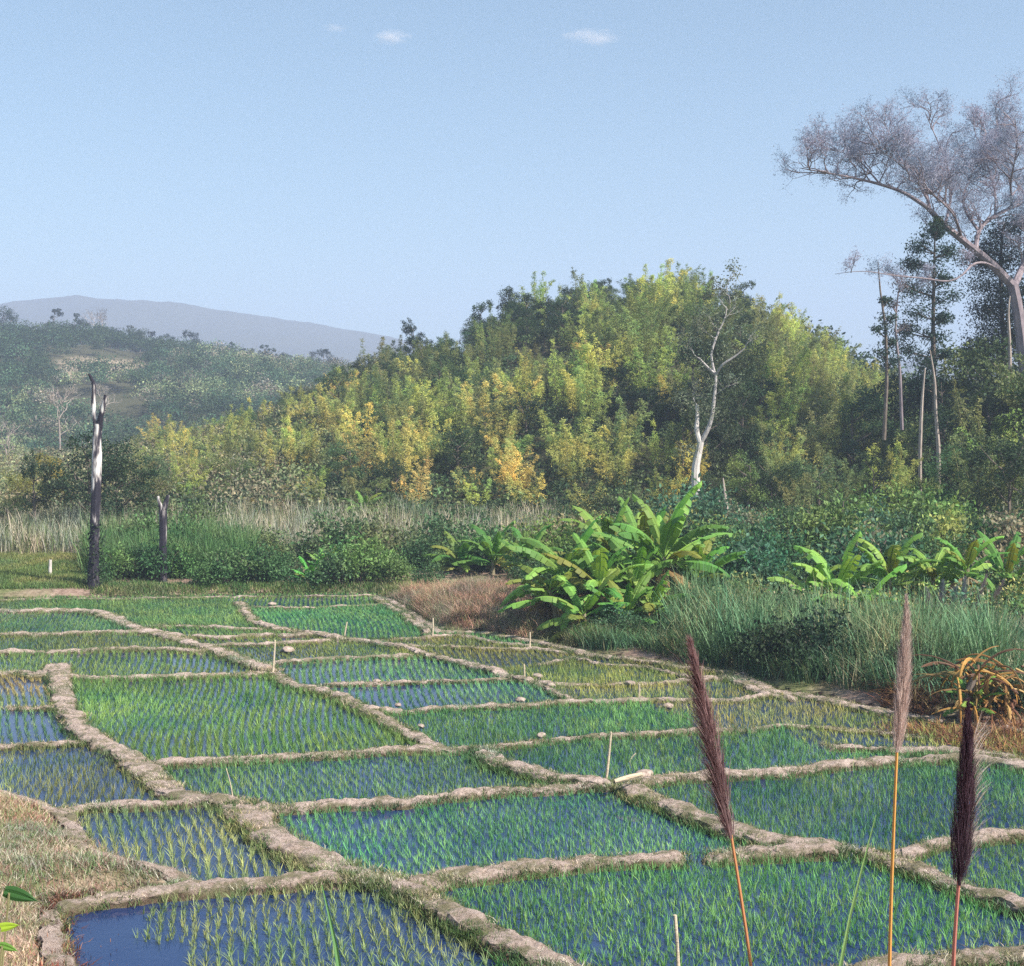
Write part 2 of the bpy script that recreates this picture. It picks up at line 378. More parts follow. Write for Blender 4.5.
# ------------------------------------------------------------------ terrain height
PXR = [-600,-100,60,130,200,270,330,400,450,480,530,600,680,740,800,860,900,1000,1200,1800]
RID = [2.5, 2.5, 3.5,5, 7,  10, 12.3,15.2,17.0,19.0,21.6,24.6,25.0,23,19.2,14,11.5, 7,  6,  6]
PXL = [-900,-100,0,100,200,330,430,600,1200,2200]
LRI = [40, 41, 41, 40, 33, 30, 20, 9, 4, 4]
PXM = [-1500,-300,0,80,150,250,320,390,450,600,750,850,900,960,1024,1200,2500]
MTN = [200,236,238,246,238,222,208,185,150,110,120,130,140,160,148,175,140]
def height(X, Y, fine=True):
    X = np.asarray(X, float); Y = np.asarray(Y, float); sh = X.shape
    X = X.ravel(); Y = Y.ravel(); px = W/2+F*X/np.maximum(Y, 6)
    z = np.zeros(len(X)); sd = np.full(len(X), 40.0)
    near = (Y < 125)
    sd[near] = polysd(X[near], Y[near])
    o = np.clip(sd, 0, None)
    zn = np.where(sd < 0, -.22*np.clip(-sd/.5, 0, 1), (.22*sstep(sd/.9)+.08*sstep(sd/2.5))+np.minimum(.058*o, 2.2))
    # dry mound beside the back paddy, and camera's own bank
    g = gp(478, 618); zn += .45*np.exp(-(((X-g[0])/2.6)**2+((Y-g[1]-1.5)/4)**2))*sstep(sd/1.0)
    zn += np.where(sd > 0, 6*np.clip((17.2-Y)/17.2, 0, 1.02)**1.45, 0)
    zn += np.where((sd > 0) & (Y < 45) & (X < 0), .05*o, 0)
    zn = np.where(sd > 0, zn+fbm(X*.35, Y*.35, 4, 3)*.35*np.clip(o/3, 0, 1), zn)
    Rg = np.interp(px, PXR, RID); t = np.clip((Y-100)/90, 0, 1)
    zh = 2.2+(Rg-2.2)*np.sin(t*math.pi/2)**1.1
    s = sstep((Y-190)/110); zh = zh*(1-s)+3.0*s
    zh += fbm(X*.05, Y*.05, 4, 5)*5*np.clip((Y-105)/40, 0, 1)
    Lg = np.interp(px, PXL, LRI); t = np.clip((Y-300)/220, 0, 1)
    zl = (Lg-3)*np.sin(t*math.pi/2)**1.15*(1-sstep((Y-540)/350))
    zl += fbm(X*.016, Y*.016, 4, 6)*10*np.clip((Y-300)/150, 0, 1)*(1-sstep((Y-900)/200))
    Mg = np.interp(px, PXM, MTN); t = sstep((Y-1200)/1300)
    zm = Mg*t*(1-.5*sstep((Y-2500)/900))
    zm += fbm(X*.0035, Y*.0035, 5, 8)*70*np.clip((Y-1200)/900, 0, 1)*np.where(Y > 2250, .22, 1)
    b = sstep((Y-88)/18)
    z = zn*(1-b)+zh*b+np.where(Y > 300, zl+zm, 0)
    return z.reshape(sh)
def hz(x, y): return float(height(np.array([x]), np.array([y]))[0])
def clearing(X, Y, Z):
    px, py = topx(np.stack([X, Y, Z], 1)); m = (Y > 320) & (Y < 620)
    a = 1.2*np.exp(-(((px-98)/56)**2+((py-372)/17)**2)*1.1)
    a = a+.5*np.exp(-(((px-40)/38)**2+((py-428)/22)**2)*1.1)
    return np.where(m, sstep((a+fbm(X*.045, Y*.045, 5, 9)*1.5-.36)*2), 0)
ys = [-45.0]
while ys[-1] < 3400:
    y = ys[-1]; ys.append(y+(.9 if y < 12 else .38 if y < 78 else max(.5, (y-40)*.013)))
ys = np.array(ys); nu = 441; us = np.linspace(-1, 1, nu)
GY = np.repeat(ys[:, None], nu, 1); GX = us[None]*(46+.5*np.maximum(ys, 0))[:, None]
GZ = height(GX, GY)
nearm = GY < 125
SD = np.full(GX.shape, 30.0); SD[nearm] = polysd(GX[nearm], GY[nearm])
VA = np.where(SD < .15, 0.0, np.where(GY < 92, .5, 1.0))
CL = clearing(GX.ravel(), GY.ravel(), GZ.ravel()).reshape(GX.shape)
def sheet(name, r0, r1):
    n = r1-r0; V = np.stack([GX[r0:r1], GY[r0:r1], GZ[r0:r1]], -1).reshape(-1, 3)
    i = np.arange(n-1)[:, None]*nu; j = np.arange(nu-1)[None]
    Q = np.stack([i+j, i+j+1, i+nu+j+1, i+nu+j], -1).reshape(-1, 4)
    c = CL[r0:r1].ravel()
    return tag(link(name, mk(name, V, Q, VA[r0:r1].ravel(), M['ground'], True, np.stack([c, c, c], 1))), kind='structure')
i1 = int(np.searchsorted(ys, 100)); i2 = int(np.searchsorted(ys, 290)); i3 = int(np.searchsorted(ys, 1150))
tag(sheet('ground', 0, i1+1), 'earth banks and grassy ground around the flooded paddies')
tag(sheet('hill', i1, i2+1), 'rounded hill rising behind the paddies')
tag(sheet('ridge', i2, i3+1), 'wooded ridge with a bare clearing beyond the valley')
tag(sheet('mountain', i3, len(ys)), 'long blue mountain range on the horizon')
wv = np.array([(-64, 15.5, 0), (64, 15.5, 0), (64, 73.5, 0), (-64, 73.5, 0)])
tag(link('water', mk('water', wv, [[0, 1, 2, 3]], None, M['water'])), 'still water flooding the rice paddies', kind='structure')
# ------------------------------------------------------------------ bunds
for w, h, tr in bund_tracks:
    n = len(tr); T = nrm(np.gradient(tr, axis=0)); Nn = np.stack([-T[:, 1], T[:, 0]], 1)
    w = w*.64; h = h*.62
    prof = np.array([-.62, -.54, -.5, -.46, -.40, -.3, -.18, -.06, .06, .18, .3, .40, .46, .5, .54, .62]); ph = np.array([-.3/h, -.1, .3, .62, .85, .96, 1.02, 1.0, 1.03, .98, .97, .84, .6, .3, -.1, -.3/h])
    s = np.arange(n)*.11
    wl = w*(1+.9*fbm(tr[:, 0]*1.1, tr[:, 1]*1.1, 3, 21)); hl = h*(1+1.1*fbm(tr[:, 0]*1.4+5, tr[:, 1]*1.4, 3, 22))
    if len(tr) > 20:
        e = np.clip(np.minimum(s, s[::-1])/.35, 0, 1)
    else: e = np.ones(n)
    X = tr[:, 0, None]+Nn[:, 0, None]*prof*wl[:, None]*1.0; Y = tr[:, 1, None]+Nn[:, 1, None]*prof*wl[:, None]
    jit = rng.normal(0, .012, X.shape)
    X = X+rng.normal(0, .015, X.shape)+fbm(X*3, Y*3, 3, 25)*.2; Y = Y+rng.normal(0, .015, X.shape)+fbm(X*3, Y*3, 3, 26)*.2
    Z = ph[None]*hl[:, None]+(fbm(X*4.5, Y*4.5, 3, 23)*.11+fbm(X*1.7, Y*1.7, 2, 24)*.12)*(ph[None] > .1)+jit-(1-e[:, None])**2*(h+.12)
    sdv = polysd(X, Y); Z = Z+np.where(sdv > 0, np.minimum(.3*sstep(sdv/.7), .3)*.6, 0)
    k = len(prof); i = np.arange(n-1)[:, None]*k; j = np.arange(k-1)[None]
    Q = np.stack([i+j, i+j+1, i+k+j+1, i+k+j], -1).reshape(-1, 4)
    a = np.broadcast_to(np.clip(ph, 0, 1)**.8, X.shape)
    o = link('earth_bund', mk('earth_bund', np.stack([X, Y, Z], -1).reshape(-1, 3), Q, a.ravel(), M['bund'], False))
    tag(o, kind='structure')
# ------------------------------------------------------------------ rice
# px seed, spacing, height, blades, base colour
PAD = [((70,622),.19,.24,4,(.09,.22,.12)),((60,641),.21,.24,4,(.12,.2,.09)),((120,660),.2,.24,4,(.12,.22,.09)),((25,688),.2,.22,4,(.26,.24,.13)),
 ((25,725),.2,.18,3,(.09,.2,.12)),((60,775),.2,.26,4,(.14,.2,.10)),((230,715),.185,.3,6,(.11,.24,.09)),((350,775),.185,.26,5,(.09,.22,.10)),
 ((160,835),.18,.25,5,(.17,.24,.13)),((250,925),.165,.23,5,(.17,.25,.14)),((520,830),.155,.18,4,(.08,.24,.12)),((650,905),.16,.26,5,(.08,.23,.09)),
 ((850,800),.17,.25,5,(.07,.2,.10)),((990,865),.165,.26,5,(.08,.22,.09)),((330,618),.19,.24,5,(.09,.26,.13)),((180,611),.2,.26,5,(.11,.23,.10)),
 ((290,648),.2,.22,4,(.14,.22,.08)),((350,668),.2,.24,5,(.09,.22,.12)),((450,692),.2,.22,4,(.08,.22,.13)),((560,718),.19,.28,6,(.09,.25,.11)),
 ((650,755),.185,.26,6,(.08,.22,.10)),((480,656),.2,.24,4,(.16,.2,.08)),((600,672),.2,.28,5,(.16,.22,.08)),((650,689),.22,.28,4,(.2,.24,.10)),
 ((770,712),.22,.28,4,(.22,.25,.12)),((890,735),.22,.28,4,(.2,.26,.10)),((950,975),.19,.28,5,(.09,.22,.10)),((700,1050),.19,.28,5,(.08,.22,.09)),((-40,700),.2,.24,4,(.12,.2,.1)),
 ((-40,620),.2,.24,4,(.12,.2,.1)),((300,600),.2,.22,4,(.11,.24,.10)),((1100,860),.2,.24,4,(.1,.2,.1)),((700,655),.2,.24,4,(.15,.2,.1)),
 ((950,728),.22,.28,4,(.18,.24,.10)),((680,792),.18,.26,6,(.07,.2,.09))]
# flood the cells between bunds from the seeds
g0 = .3; bx0, by0 = -66.0, 14.0; gnx, gny = int(132/g0), int(62/g0)
cx, cy = np.meshgrid(bx0+(np.arange(gnx)+.5)*g0, by0+(np.arange(gny)+.5)*g0, indexing='ij')
cl = bund_clear(cx.ravel(), cy.ravel()).reshape(cx.shape)
free = (polysd(cx, cy) < 0)
cost = np.where(cl < .0, 25, 1); own = -np.ones(cx.shape, int)
import heapq
hp = []; dist = np.full(cx.shape, 1e9)
for k, p in enumerate(PAD):
    q = gp(*p[0]); i, j = int((q[0]-bx0)/g0), int((q[1]-by0)/g0)
    if 0 <= i < gnx and 0 <= j < gny: hp.append((0, i, j, k)); dist[i, j] = 0
heapq.heapify(hp)
while hp:
    d, i, j, k = heapq.heappop(hp)
    if own[i, j] >= 0: continue
    own[i, j] = k
    for a, b in ((1, 0), (-1, 0), (0, 1), (0, -1)):
        u, v = i+a, j+b
        if 0 <= u < gnx and 0 <= v < gny and own[u, v] < 0:
            nd = d+cost[u, v]
            if nd < dist[u, v]: dist[u, v] = nd; heapq.heappush(hp, (nd, u, v, k))
def inframe(X, Y, Z, m=60):
    px, py = topx(np.stack([X, Y, Z], 1)); return (px > -m) & (px < W+m) & (py < Hh+m)
RB = MB(); RC = []; near_seedlings = []
for k, (p, spc, hgt, nb, colr) in enumerate(PAD):
    spc *= .9; hgt *= .8
    msk = (own == k) & free
    if not msk.any(): continue
    x0, x1 = cx[msk].min()-.3, cx[msk].max()+.3; y0, y1 = cy[msk].min()-.3, cy[msk].max()+.3
    ang = [.30, .12, .2, .42][k % 4]; c0 = ((x0+x1)/2, (y0+y1)/2); rr = math.hypot(x1-x0, y1-y0)/2+.5
    gx, gy = np.meshgrid(np.arange(-rr, rr, spc*1.28), np.arange(-rr, rr, spc*.85)); gx = gx.ravel(); gy = gy.ravel()
    gx = gx+.25*np.sin(gy*.35+k); gx = gx+rng.normal(0, .024, len(gx)); gy = gy+rng.normal(0, .026, len(gx))
    X = c0[0]+gx*math.cos(ang)-gy*math.sin(ang); Y = c0[1]+gx*math.sin(ang)+gy*math.cos(ang)
    i = ((X-bx0)/g0).astype(int); j = ((Y-by0)/g0).astype(int)
    ok = (i >= 0) & (i < gnx) & (j >= 0) & (j < gny); X, Y, i, j = X[ok], Y[ok], i[ok], j[ok]
    ok = (own[i, j] == k); X, Y = X[ok], Y[ok]
    ok = inframe(X, Y, np.zeros(len(X)), 130); X, Y = X[ok], Y[ok]
    if not len(X): continue
    ok = (polysd(X, Y) < -.12) & (bund_clear(X, Y) > -.02)
    ok &= (rng.uniform(size=len(X)) > .08) & (fbm(X*.45, Y*.45, 3, 31+k) > (-.36 if nb > 4 else -.28))
    px, py = topx(np.stack([X, Y, 0*X], 1))
    if p == (250,925):
        ok &= ~((px < 150-(py-905)*.12+10*np.sin(py*.3)) & (py > 895)) & ~((py > 945) & (px < 185))
    X, Y = X[ok], Y[ok]; px, py = px[ok], py[ok]
    hv = hgt*(1+1.0*fbm(X*.3, Y*.3, 3, 41))*rng.uniform(.8, 1.2, len(X))
    cv = (np.array(colr)*np.array((1.9, 1.5, 1.15))+np.array((.03, .02, .025)))[None]*(1+1.1*fbm(X*.22, Y*.22, 3, 51)[:, None])*rng.uniform(.82, 1.18, (len(X), 1))
    yel = (rng.uniform(size=(len(X), 1)) < .12)*np.array([[.10, .06, 0]]); cv = cv+yel
    vis = (px > 0) & (px < W) & (py < 985)
    near_seedlings += [(X[q], Y[q], hv[q], cv[q], k, py[q]) for q in np.where(vis & (py > 925))[0]]
    keepn = np.ones(len(X), bool)
    RC.append((X, Y, hv, cv, nb, k))
near_seedlings.sort(key=lambda t: -t[5]); near_seedlings = [t for t in near_seedlings if t[5] < 972][:300]
nearset = {(round(t[0], 4), round(t[1], 4)) for t in near_seedlings}
rice_col = []
for X, Y, hv, cv, nb, k in RC:
    keep = np.array([(round(a, 4), round(b, 4)) not in nearset for a, b in zip(X, Y)])
    X, Y, hv, cv = X[keep], Y[keep], hv[keep], cv[keep]
    nb2 = np.full(len(X), nb+2)
    idx = np.repeat(np.arange(len(X)), nb2); n = len(idx)
    B = np.stack([X[idx]+rng.normal(0, .012, n), Y[idx]+rng.normal(0, .012, n), np.full(n, -.03)], 1)
    th = rng.uniform(0, 2*math.pi, n); tl = rng.uniform(.03, .36, n)
    Dr = np.stack([np.cos(th)*tl, np.sin(th)*tl, np.ones(n)], 1)
    blades(RB, B, Dr, hv[idx]*rng.uniform(.7, 1.15, n)+.03, rng.uniform(.011, .021, n)*(1+np.clip(Y[idx]-30, 0, 40)*.02), rng.uniform(.0, .45, n), 2)
    rice_col.append(np.repeat(cv[idx]*rng.uniform(.75, 1.25, (n, 1)), 6, 0))
V, Q, A = RB.arrays()
M['rice'] = leafmat('rice_leaf', attrcol=True, trans=.35, lo=.7, hi=1.3, tint=(.9, 1.05, .6))
o = link('rice_seedlings', mk('rice_seedlings', V, Q, A, M['rice'], False, np.clip(np.concatenate(rice_col), .01, 1)))
tag(o, 'rows of young green rice filling the flooded paddies', 'rice', kind='stuff')
print('rice blades', len(Q)//2)
sp_mesh = []
M['ricei'] = leafmat('rice_leaf_single', None, trans=.35, lo=.7, hi=1.3, tint=(.9, 1.05, .6))
for v in range(8):
    mb = MB(); n = 7; th = rng.uniform(0, 2*math.pi, n); tl = rng.uniform(.05, .6, n)
    blades(mb, np.stack([rng.normal(0, .012, n), rng.normal(0, .012, n), np.full(n, -.1)], 1), np.stack([np.cos(th)*tl, np.sin(th)*tl, np.ones(n)], 1), rng.uniform(.75, 1.2, n), rng.uniform(.06, .09, n), rng.uniform(0, .45, n), 4)
    sp_mesh.append(mb.mesh('rice_seedling', M['ricei']))
for x, y, h, c, k, py in near_seedlings:
    o = link('rice_seedling', random.choice(sp_mesh), None, c); o.location = (x, y, 0); o.rotation_euler = (0, 0, random.uniform(0, 6.28)); o.scale = (h, h, h)
    pad = PAD[k][0]
    if pad[0] < 400: lab = 'small rice seedling standing in dark blue water of the lower left paddy'
    elif pad[0] < 720: lab = 'green rice seedling in the front row of the large paddy at the bottom centre'
    else: lab = 'green rice seedling behind the earth bund in the lower right corner'
    tag(o, lab, 'rice plant', 'rice seedlings nearest the camera')
# ------------------------------------------------------------------ grass and weeds as stuff
def scatter(poly_px, n, depth=None):
    """random points whose ground position falls inside a polygon traced on the near ground"""
    P = np.array([gp(*p)[:2] for p in poly_px]); lo, hi = P.min(0), P.max(0)
    X = rng.uniform(lo[0], hi[0], n*3); Y = rng.uniform(lo[1], hi[1], n*3); ins = np.zeros(len(X), bool)
    for i in range(len(P)):
        A, B = P[i], P[(i+1) % len(P)]; c = ((A[1] > Y) != (B[1] > Y))
        ins ^= c & (X < (B[0]-A[0])*(Y-A[1])/(B[1]-A[1]+1e-12)+A[0])
    return X[ins][:n], Y[ins][:n]
def grass(name, X, Y, hgt, wid, cols, label, tufts=6, spread=.12, bend=.4, tilt=.3, zoff=0, seg=3, cat='grass', minsd=None):
    Z = height(X, Y)+zoff
    if minsd is not None:
        k = polysd(X, Y) > minsd; X, Y, Z = X[k], Y[k], Z[k]
    n0 = len(X); idx = np.repeat(np.arange(n0), tufts); n = len(idx)
    th = rng.uniform(0, 2*math.pi, n); tl = rng.uniform(.0, tilt, n)
    B = np.stack([X[idx]+rng.normal(0, spread, n), Y[idx]+rng.normal(0, spread, n), Z[idx]-.05], 1)
    hs = hgt*(1+.9*fbm(X*.4, Y*.4, 3, 61))*rng.uniform(.75, 1.25, n0)
    mb = MB(); blades(mb, B, np.stack([np.cos(th)*tl, np.sin(th)*tl, np.ones(n)], 1), hs[idx]*rng.uniform(.6, 1.15, n), wid*rng.uniform(.7, 1.3, n), rng.uniform(0, bend, n), seg)
    cols = np.array(cols); f = np.clip(fbm(X*.5+9, Y*.5, 3, 71)+.5+rng.normal(0, .22, n0), 0, .999)
    c = cols[(f*len(cols)).astype(int)]
    c = np.repeat((c[idx]*rng.uniform(.7, 1.3, (n, 1))), 2*(seg+1), 0)
    V, Q, A = mb.arrays()
    return tag(link(name, mk(name, V, Q, A, M['mass'], False, np.clip(c, .005, 1))), label, cat, kind='stuff')
def fan(n, px0, px1, y0, y1):
    Y = rng.uniform(y0, y1, n); px = rng.uniform(px0, px1, n); return (px-W/2)/F*Y, Y
# weeds on the bunds
bx, by, bz = [], [], []
for q, (w, h, tr) in enumerate(bund_tracks):
    T = nrm(np.gradient(tr, axis=0)); Nn = np.stack([-T[:, 1], T[:, 0]], 1)
    weedy = {2: 4.5, 3: 6, 4: 4, 6: 4, 7: 5, 1: 5, 5: 2.0}.get(q, 2.2)
    m = int(len(tr)*weedy*1.6); i = rng.integers(0, len(tr), m)
    side = np.where(rng.uniform(size=m) < (.75 if q in (2, 3, 4, 6, 7, 1) else .5), 1, -1)
    if q in (2, 3, 4, 6, 7, 1): side = side*np.sign(-Nn[i, 0])   # the left-hand face carries most weeds
    off = side*w*rng.uniform(.15, .45, m)
    g = fbm(tr[i, 0]*.8, tr[i, 1]*.8, 3, 81) > -.05-.1*weedy
    bx.append((tr[i, 0]+Nn[i, 0]*off)[g]); by.append((tr[i, 1]+Nn[i, 1]*off)[g]); bz.append((.6*h*np.clip(1.25-abs(off)/w*1.9, .05, 1))[g])
bx = np.concatenate(bx); by = np.concatenate(by); bz = np.concatenate(bz)
k = inframe(bx, by, bz); bx, by, bz = bx[k], by[k], bz[k]
o = grass('bund_weeds', bx, by, .14, .016, [(.06, .11, .04), (.09, .15, .05), (.15, .18, .07), (.32, .28, .15)], 'short weeds growing along the sides of the earth bunds', 9, .06, .6, .7, 0, 2)
vv = o.data; co = np.empty(len(vv.vertices)*3, np.float32); vv.vertices.foreach_get('co', co); co = co.reshape(-1, 3)
zz = np.repeat(bz-height(bx, by), 9*6); co[:, 2] += zz; vv.vertices.foreach_set('co', co.ravel())
sx_, sy_, sz_ = [], [], []
for w, h, tr in bund_tracks:
    T = nrm(np.gradient(tr, axis=0)); Nn = np.stack([-T[:, 1], T[:, 0]], 1); m = int(len(tr)*4); i = rng.integers(0, len(tr), m); off = w*rng.uniform(-.3, .3, m)
    g = fbm(tr[i, 0]*.9, tr[i, 1]*.9, 3, 85) > -.12
    sx_.append((tr[i, 0]+Nn[i, 0]*off)[g]); sy_.append((tr[i, 1]+Nn[i, 1]*off)[g]); sz_.append(np.full(g.sum(), h*.58))
bx, by, bz = np.concatenate(sx_), np.concatenate(sy_), np.concatenate(sz_); k = inframe(bx, by, bz); bx, by, bz = bx[k], by[k], bz[k]
o = grass('bund_stubble', bx, by, .1, .013, [(.66, .52, .44), (.5, .38, .3), (.34, .28, .17), (.72, .58, .5), (.22, .25, .12)], 'short dry pinkish stubble on top of the earth bunds', 8, .07, .8, 1.1, 0, 2)
vv = o.data; co = np.empty(len(vv.vertices)*3, np.float32); vv.vertices.foreach_get('co', co); co = co.reshape(-1, 3)
co[:, 2] += np.repeat(bz-height(bx, by), 8*6); vv.vertices.foreach_set('co', co.ravel())
# left foreground bank: dry pinkish weeds
X, Y = scatter([(-60,788),(30,800),(62,812),(78,836),(105,858),(200,880),(150,886),(50,908),(60,966),(80,1010),(-80,1010)], 5200)
grass('bank_grass', X, Y, .2, .014, [(.58, .40, .34), (.46, .34, .26), (.3, .3, .16), (.6, .46, .40), (.42, .2, .18), (.2, .27, .12)], 'dry pinkish grass covering the bank at the left', 7, .08, .8, .9)
X, Y = scatter([(45,905),(130,895),(160,912),(120,950),(150,990),(40,1000)], 1000)
grass('red_weeds', X, Y, .25, .035, [(.20, .06, .05), (.22, .07, .05), (.10, .05, .04), (.30, .14, .10)], 'dark red weeds overhanging the open water in the lower left corner', 8, .07, 1.0, 1.0, cat='weeds')
# meadow strip behind, left
X, Y = fan(9000, -30, 100, 72.3, 84)
grass('meadow_grass', X, Y, .3, .035, [(.14, .2, .06), (.22, .25, .08), (.3, .28, .13)], 'short yellow green meadow grass behind the far left paddy', 5, .15, .4, .5)
X, Y = fan(2600, 90, 400, 71.5, 74)
grass('verge_grass', X, Y, .35, .035, [(.08, .16, .05), (.14, .2, .06), (.3, .26, .14)], 'green grass verge along the far edge of the paddies', 6, .15, .5, .6, minsd=.1)
# tall green and dry grass behind
X, Y = fan(3000, -30, 560, 84, 99)
grass('dry_plume_grass', X, Y, 1.75, .05, [(.5, .41, .34), (.55, .47, .4), (.22, .25, .12), (.34, .3, .2)], 'tall pale dry plume grass between the shrubs and the hill', 7, .25, .35, .3)
X, Y = fan(2600, 90, 250, 76, 86)
grass('reed_grass', X, Y, 1.9, .05, [(.10, .2, .07), (.14, .24, .09), (.2, .25, .12)], 'bright green reed grass behind the burnt trunks', 8, .2, .5, .35)
X, Y = fan(1100, 540, 1060, 66, 92)
grass('bank_plume_grass', X, Y, 1.1, .045, [(.10, .17, .08), (.2, .2, .12), (.32, .28, .2)], 'mixed grass on the slope behind the banana plants', 7, .25, .45, .35)
# sword grass right of the banana clump
X, Y = scatter([(560,650),(640,656),(700,668),(760,680),(800,690),(800,655),(700,640),(600,636)], 1700)
grass('sword_grass', X, Y, .75, .03, [(.12, .2, .12), (.13, .22, .12), (.10, .2, .08), (.28, .26, .15)], 'arching blue green sword grass at the foot of the banana clump', 13, .16, .75, .5, minsd=.15)
X, Y = scatter([(660,655),(790,680),(1000,712),(1000,680),(800,645),(740,634),(680,638)], 640)
grass('tall_sword_grass', X, Y, 2.0, .045, [(.17, .28, .15), (.18, .28, .15), (.32, .3, .17)], 'tall upright sword grass right of the banana clump', 13, .25, .6, .3, minsd=.4)
X, Y = scatter([(800,690),(870,702),(930,712),(1060,728),(1060,670),(900,650),(800,650)], 950)
grass('bank_reeds', X, Y, 1.25, .035, [(.14, .23, .14), (.46, .4, .28), (.10, .2, .11), (.14, .24, .13), (.22, .25, .14)], 'dense blue green reeds on the bank behind the right paddies', 12, .2, .7, .45, minsd=.7)
X, Y = scatter([(395,600),(440,628),(480,632),(545,642),(545,615),(470,598)], 2600)
grass('dry_pink_grass', X, Y, .7, .018, [(.58, .30, .25), (.45, .24, .2), (.34, .32, .18), (.6, .38, .31), (.5, .27, .22)], 'dry reddish grass on the mound left of the bananas', 9, .1, .9, .8, minsd=.05)
X, Y = scatter([(375,592),(402,606),(436,630),(540,642),(690,666),(800,690),(1024,728),(1060,728),(1060,712),(900,700),(760,670),(560,636),(440,612),(385,590)], 5200)
X2, Y2 = scatter([(740,668),(800,686),(1060,724),(1060,705),(900,690),(800,668)], 2600); X = np.r_[X, X2]; Y = np.r_[Y, Y2]
grass('bank_edge_grass', X, Y, .3, .022, [(.14, .18, .07), (.26, .24, .12), (.38, .28, .2), (.09, .14, .05)], 'low grass along the bank edge beside the right paddies', 6, .08, .7, .7, minsd=.0)
# ------------------------------------------------------------------ plant prototypes (meshes only; placed as things below)
def bamboo_meshes(seed, H=9.5, nc=19, spread=1.9):
    nc = int(nc*.8); r = np.random.default_rng(seed); lm, cm = MB(), MB()
    for c in range(nc):
        az = r.uniform(0, 6.28); r0 = spread*math.sqrt(r.uniform(0, 1)); L = H*r.uniform(.38, 1.08); out = r.uniform(.02, .38)
        b = np.array((math.cos(az)*r0, math.sin(az)*r0, -.3)); t = np.linspace(0, 1, 9); az2 = az+r.normal(0, .5)
        P = np.stack([b[0]+math.cos(az2)*out*L*t**2.4*.8, b[1]+math.sin(az2)*out*L*t**2.4*.8, b[2]+L*(t-.2*out*t**3*2.2)], 1)
        tube(cm, P, np.linspace(.05, .012, 9), 4, cap=False)
        n = int(66*L/H*r.uniform(.8, 1.2)); tt = r.uniform(.1, 1.0, n)**.8
        C0 = np.stack([np.interp(tt, t, P[:, k]) for k in range(3)], 1)
        env = np.clip((1.04-tt)/.45, 0, 1)**.7*np.clip(tt/.3, .35, 1)
        rad = (.10+.62*env)*r.uniform(.15, 1, n)
        a2 = r.uniform(0, 6.28, n); dirs = np.stack([np.cos(a2), np.sin(a2), r.uniform(-.3, .5, n)], 1)
        C = C0+dirs*rad[:, None]; m = 8; idx = np.repeat(np.arange(n), m); Cs = C[idx]+r.normal(0, .11, (n*m, 3))
        dd = dirs[idx]*.7+r.normal(0, .5, (n*m, 3)); dd[:, 2] -= .3; tone = r.uniform(0, .5)
        leaves(lm, Cs, dd, r.uniform(.18, .36, n*m), r.uniform(.055, .1, n*m), np.clip(tone+r.uniform(0, 1, n*m)*.25+r.uniform(0, .3, n)[idx], 0, 1))
    return lm.mesh('bamboo_foliage', M['leaf']), cm.mesh('bamboo_culms', M['culm'])
def tree_meshes(seed, H=9, cr=3.2, lobes=10, nleaf=330, leaf=.24, trunk=.17, low=.35, shell=.55, bark='bark', flat=.75):
    r = np.random.default_rng(seed); lm, tm = MB(), MB()
    bend = r.normal(0, .04*H, 2); t = np.linspace(0, 1, 7)
    top = H*.8
    TP = np.stack([bend[0]*np.sin(t*2.2), bend[1]*np.sin(t*1.8), t*top-.4], 1)
    tube(tm, TP, np.linspace(trunk, trunk*.3, 7), 7, lump=.08, cap=False)
    for k in range(lobes):
        az = k*2.4+r.uniform(-.4, .4); zf = r.uniform(low, 1); rr = cr*math.sqrt(max(.05, 1-((zf-.62)/.6)**2))*r.uniform(.35, .8)
        c = np.array((math.cos(az)*rr, math.sin(az)*rr, zf*H*.9)); R0 = cr*r.uniform(.28, .5)
        hb = c[2]-R0*.6-rr*.5; b = np.array([np.interp(np.clip(hb, .2*H, top-.4), TP[:, 2], TP[:, i]) for i in range(3)])
        mid = (b+c)/2+np.array((0, 0, -.15*rr)); tube(tm, spline([b, mid, c], 6), np.linspace(trunk*.42, .03, 6), 5, cap=False)
        n = int(nleaf*r.uniform(.7, 1.3)); nc = max(6, n//16)
        d = nrm(r.normal(size=(nc, 3))); cc = c+d*(R0*r.uniform(shell, 1.0, (nc, 1)))*np.array((1, 1, flat))
        idx = r.integers(0, nc, n); C = cc[idx]+r.normal(0, R0*.17, (n, 3))
        dd = (C-c)*.5+r.normal(0, .6, (n, 3)); dd[:, 2] -= .2
        leaves(lm, C, dd, leaf*r.uniform(.7, 1.4, n), leaf*.55*r.uniform(.7, 1.3, n), np.clip(r.uniform(0, 1, n)*.65+r.uniform(0, .35, nc)[idx], 0, 1))
    return lm.mesh('tree_crown', M['leaf']), tm.mesh('tree_trunk', M[bark])
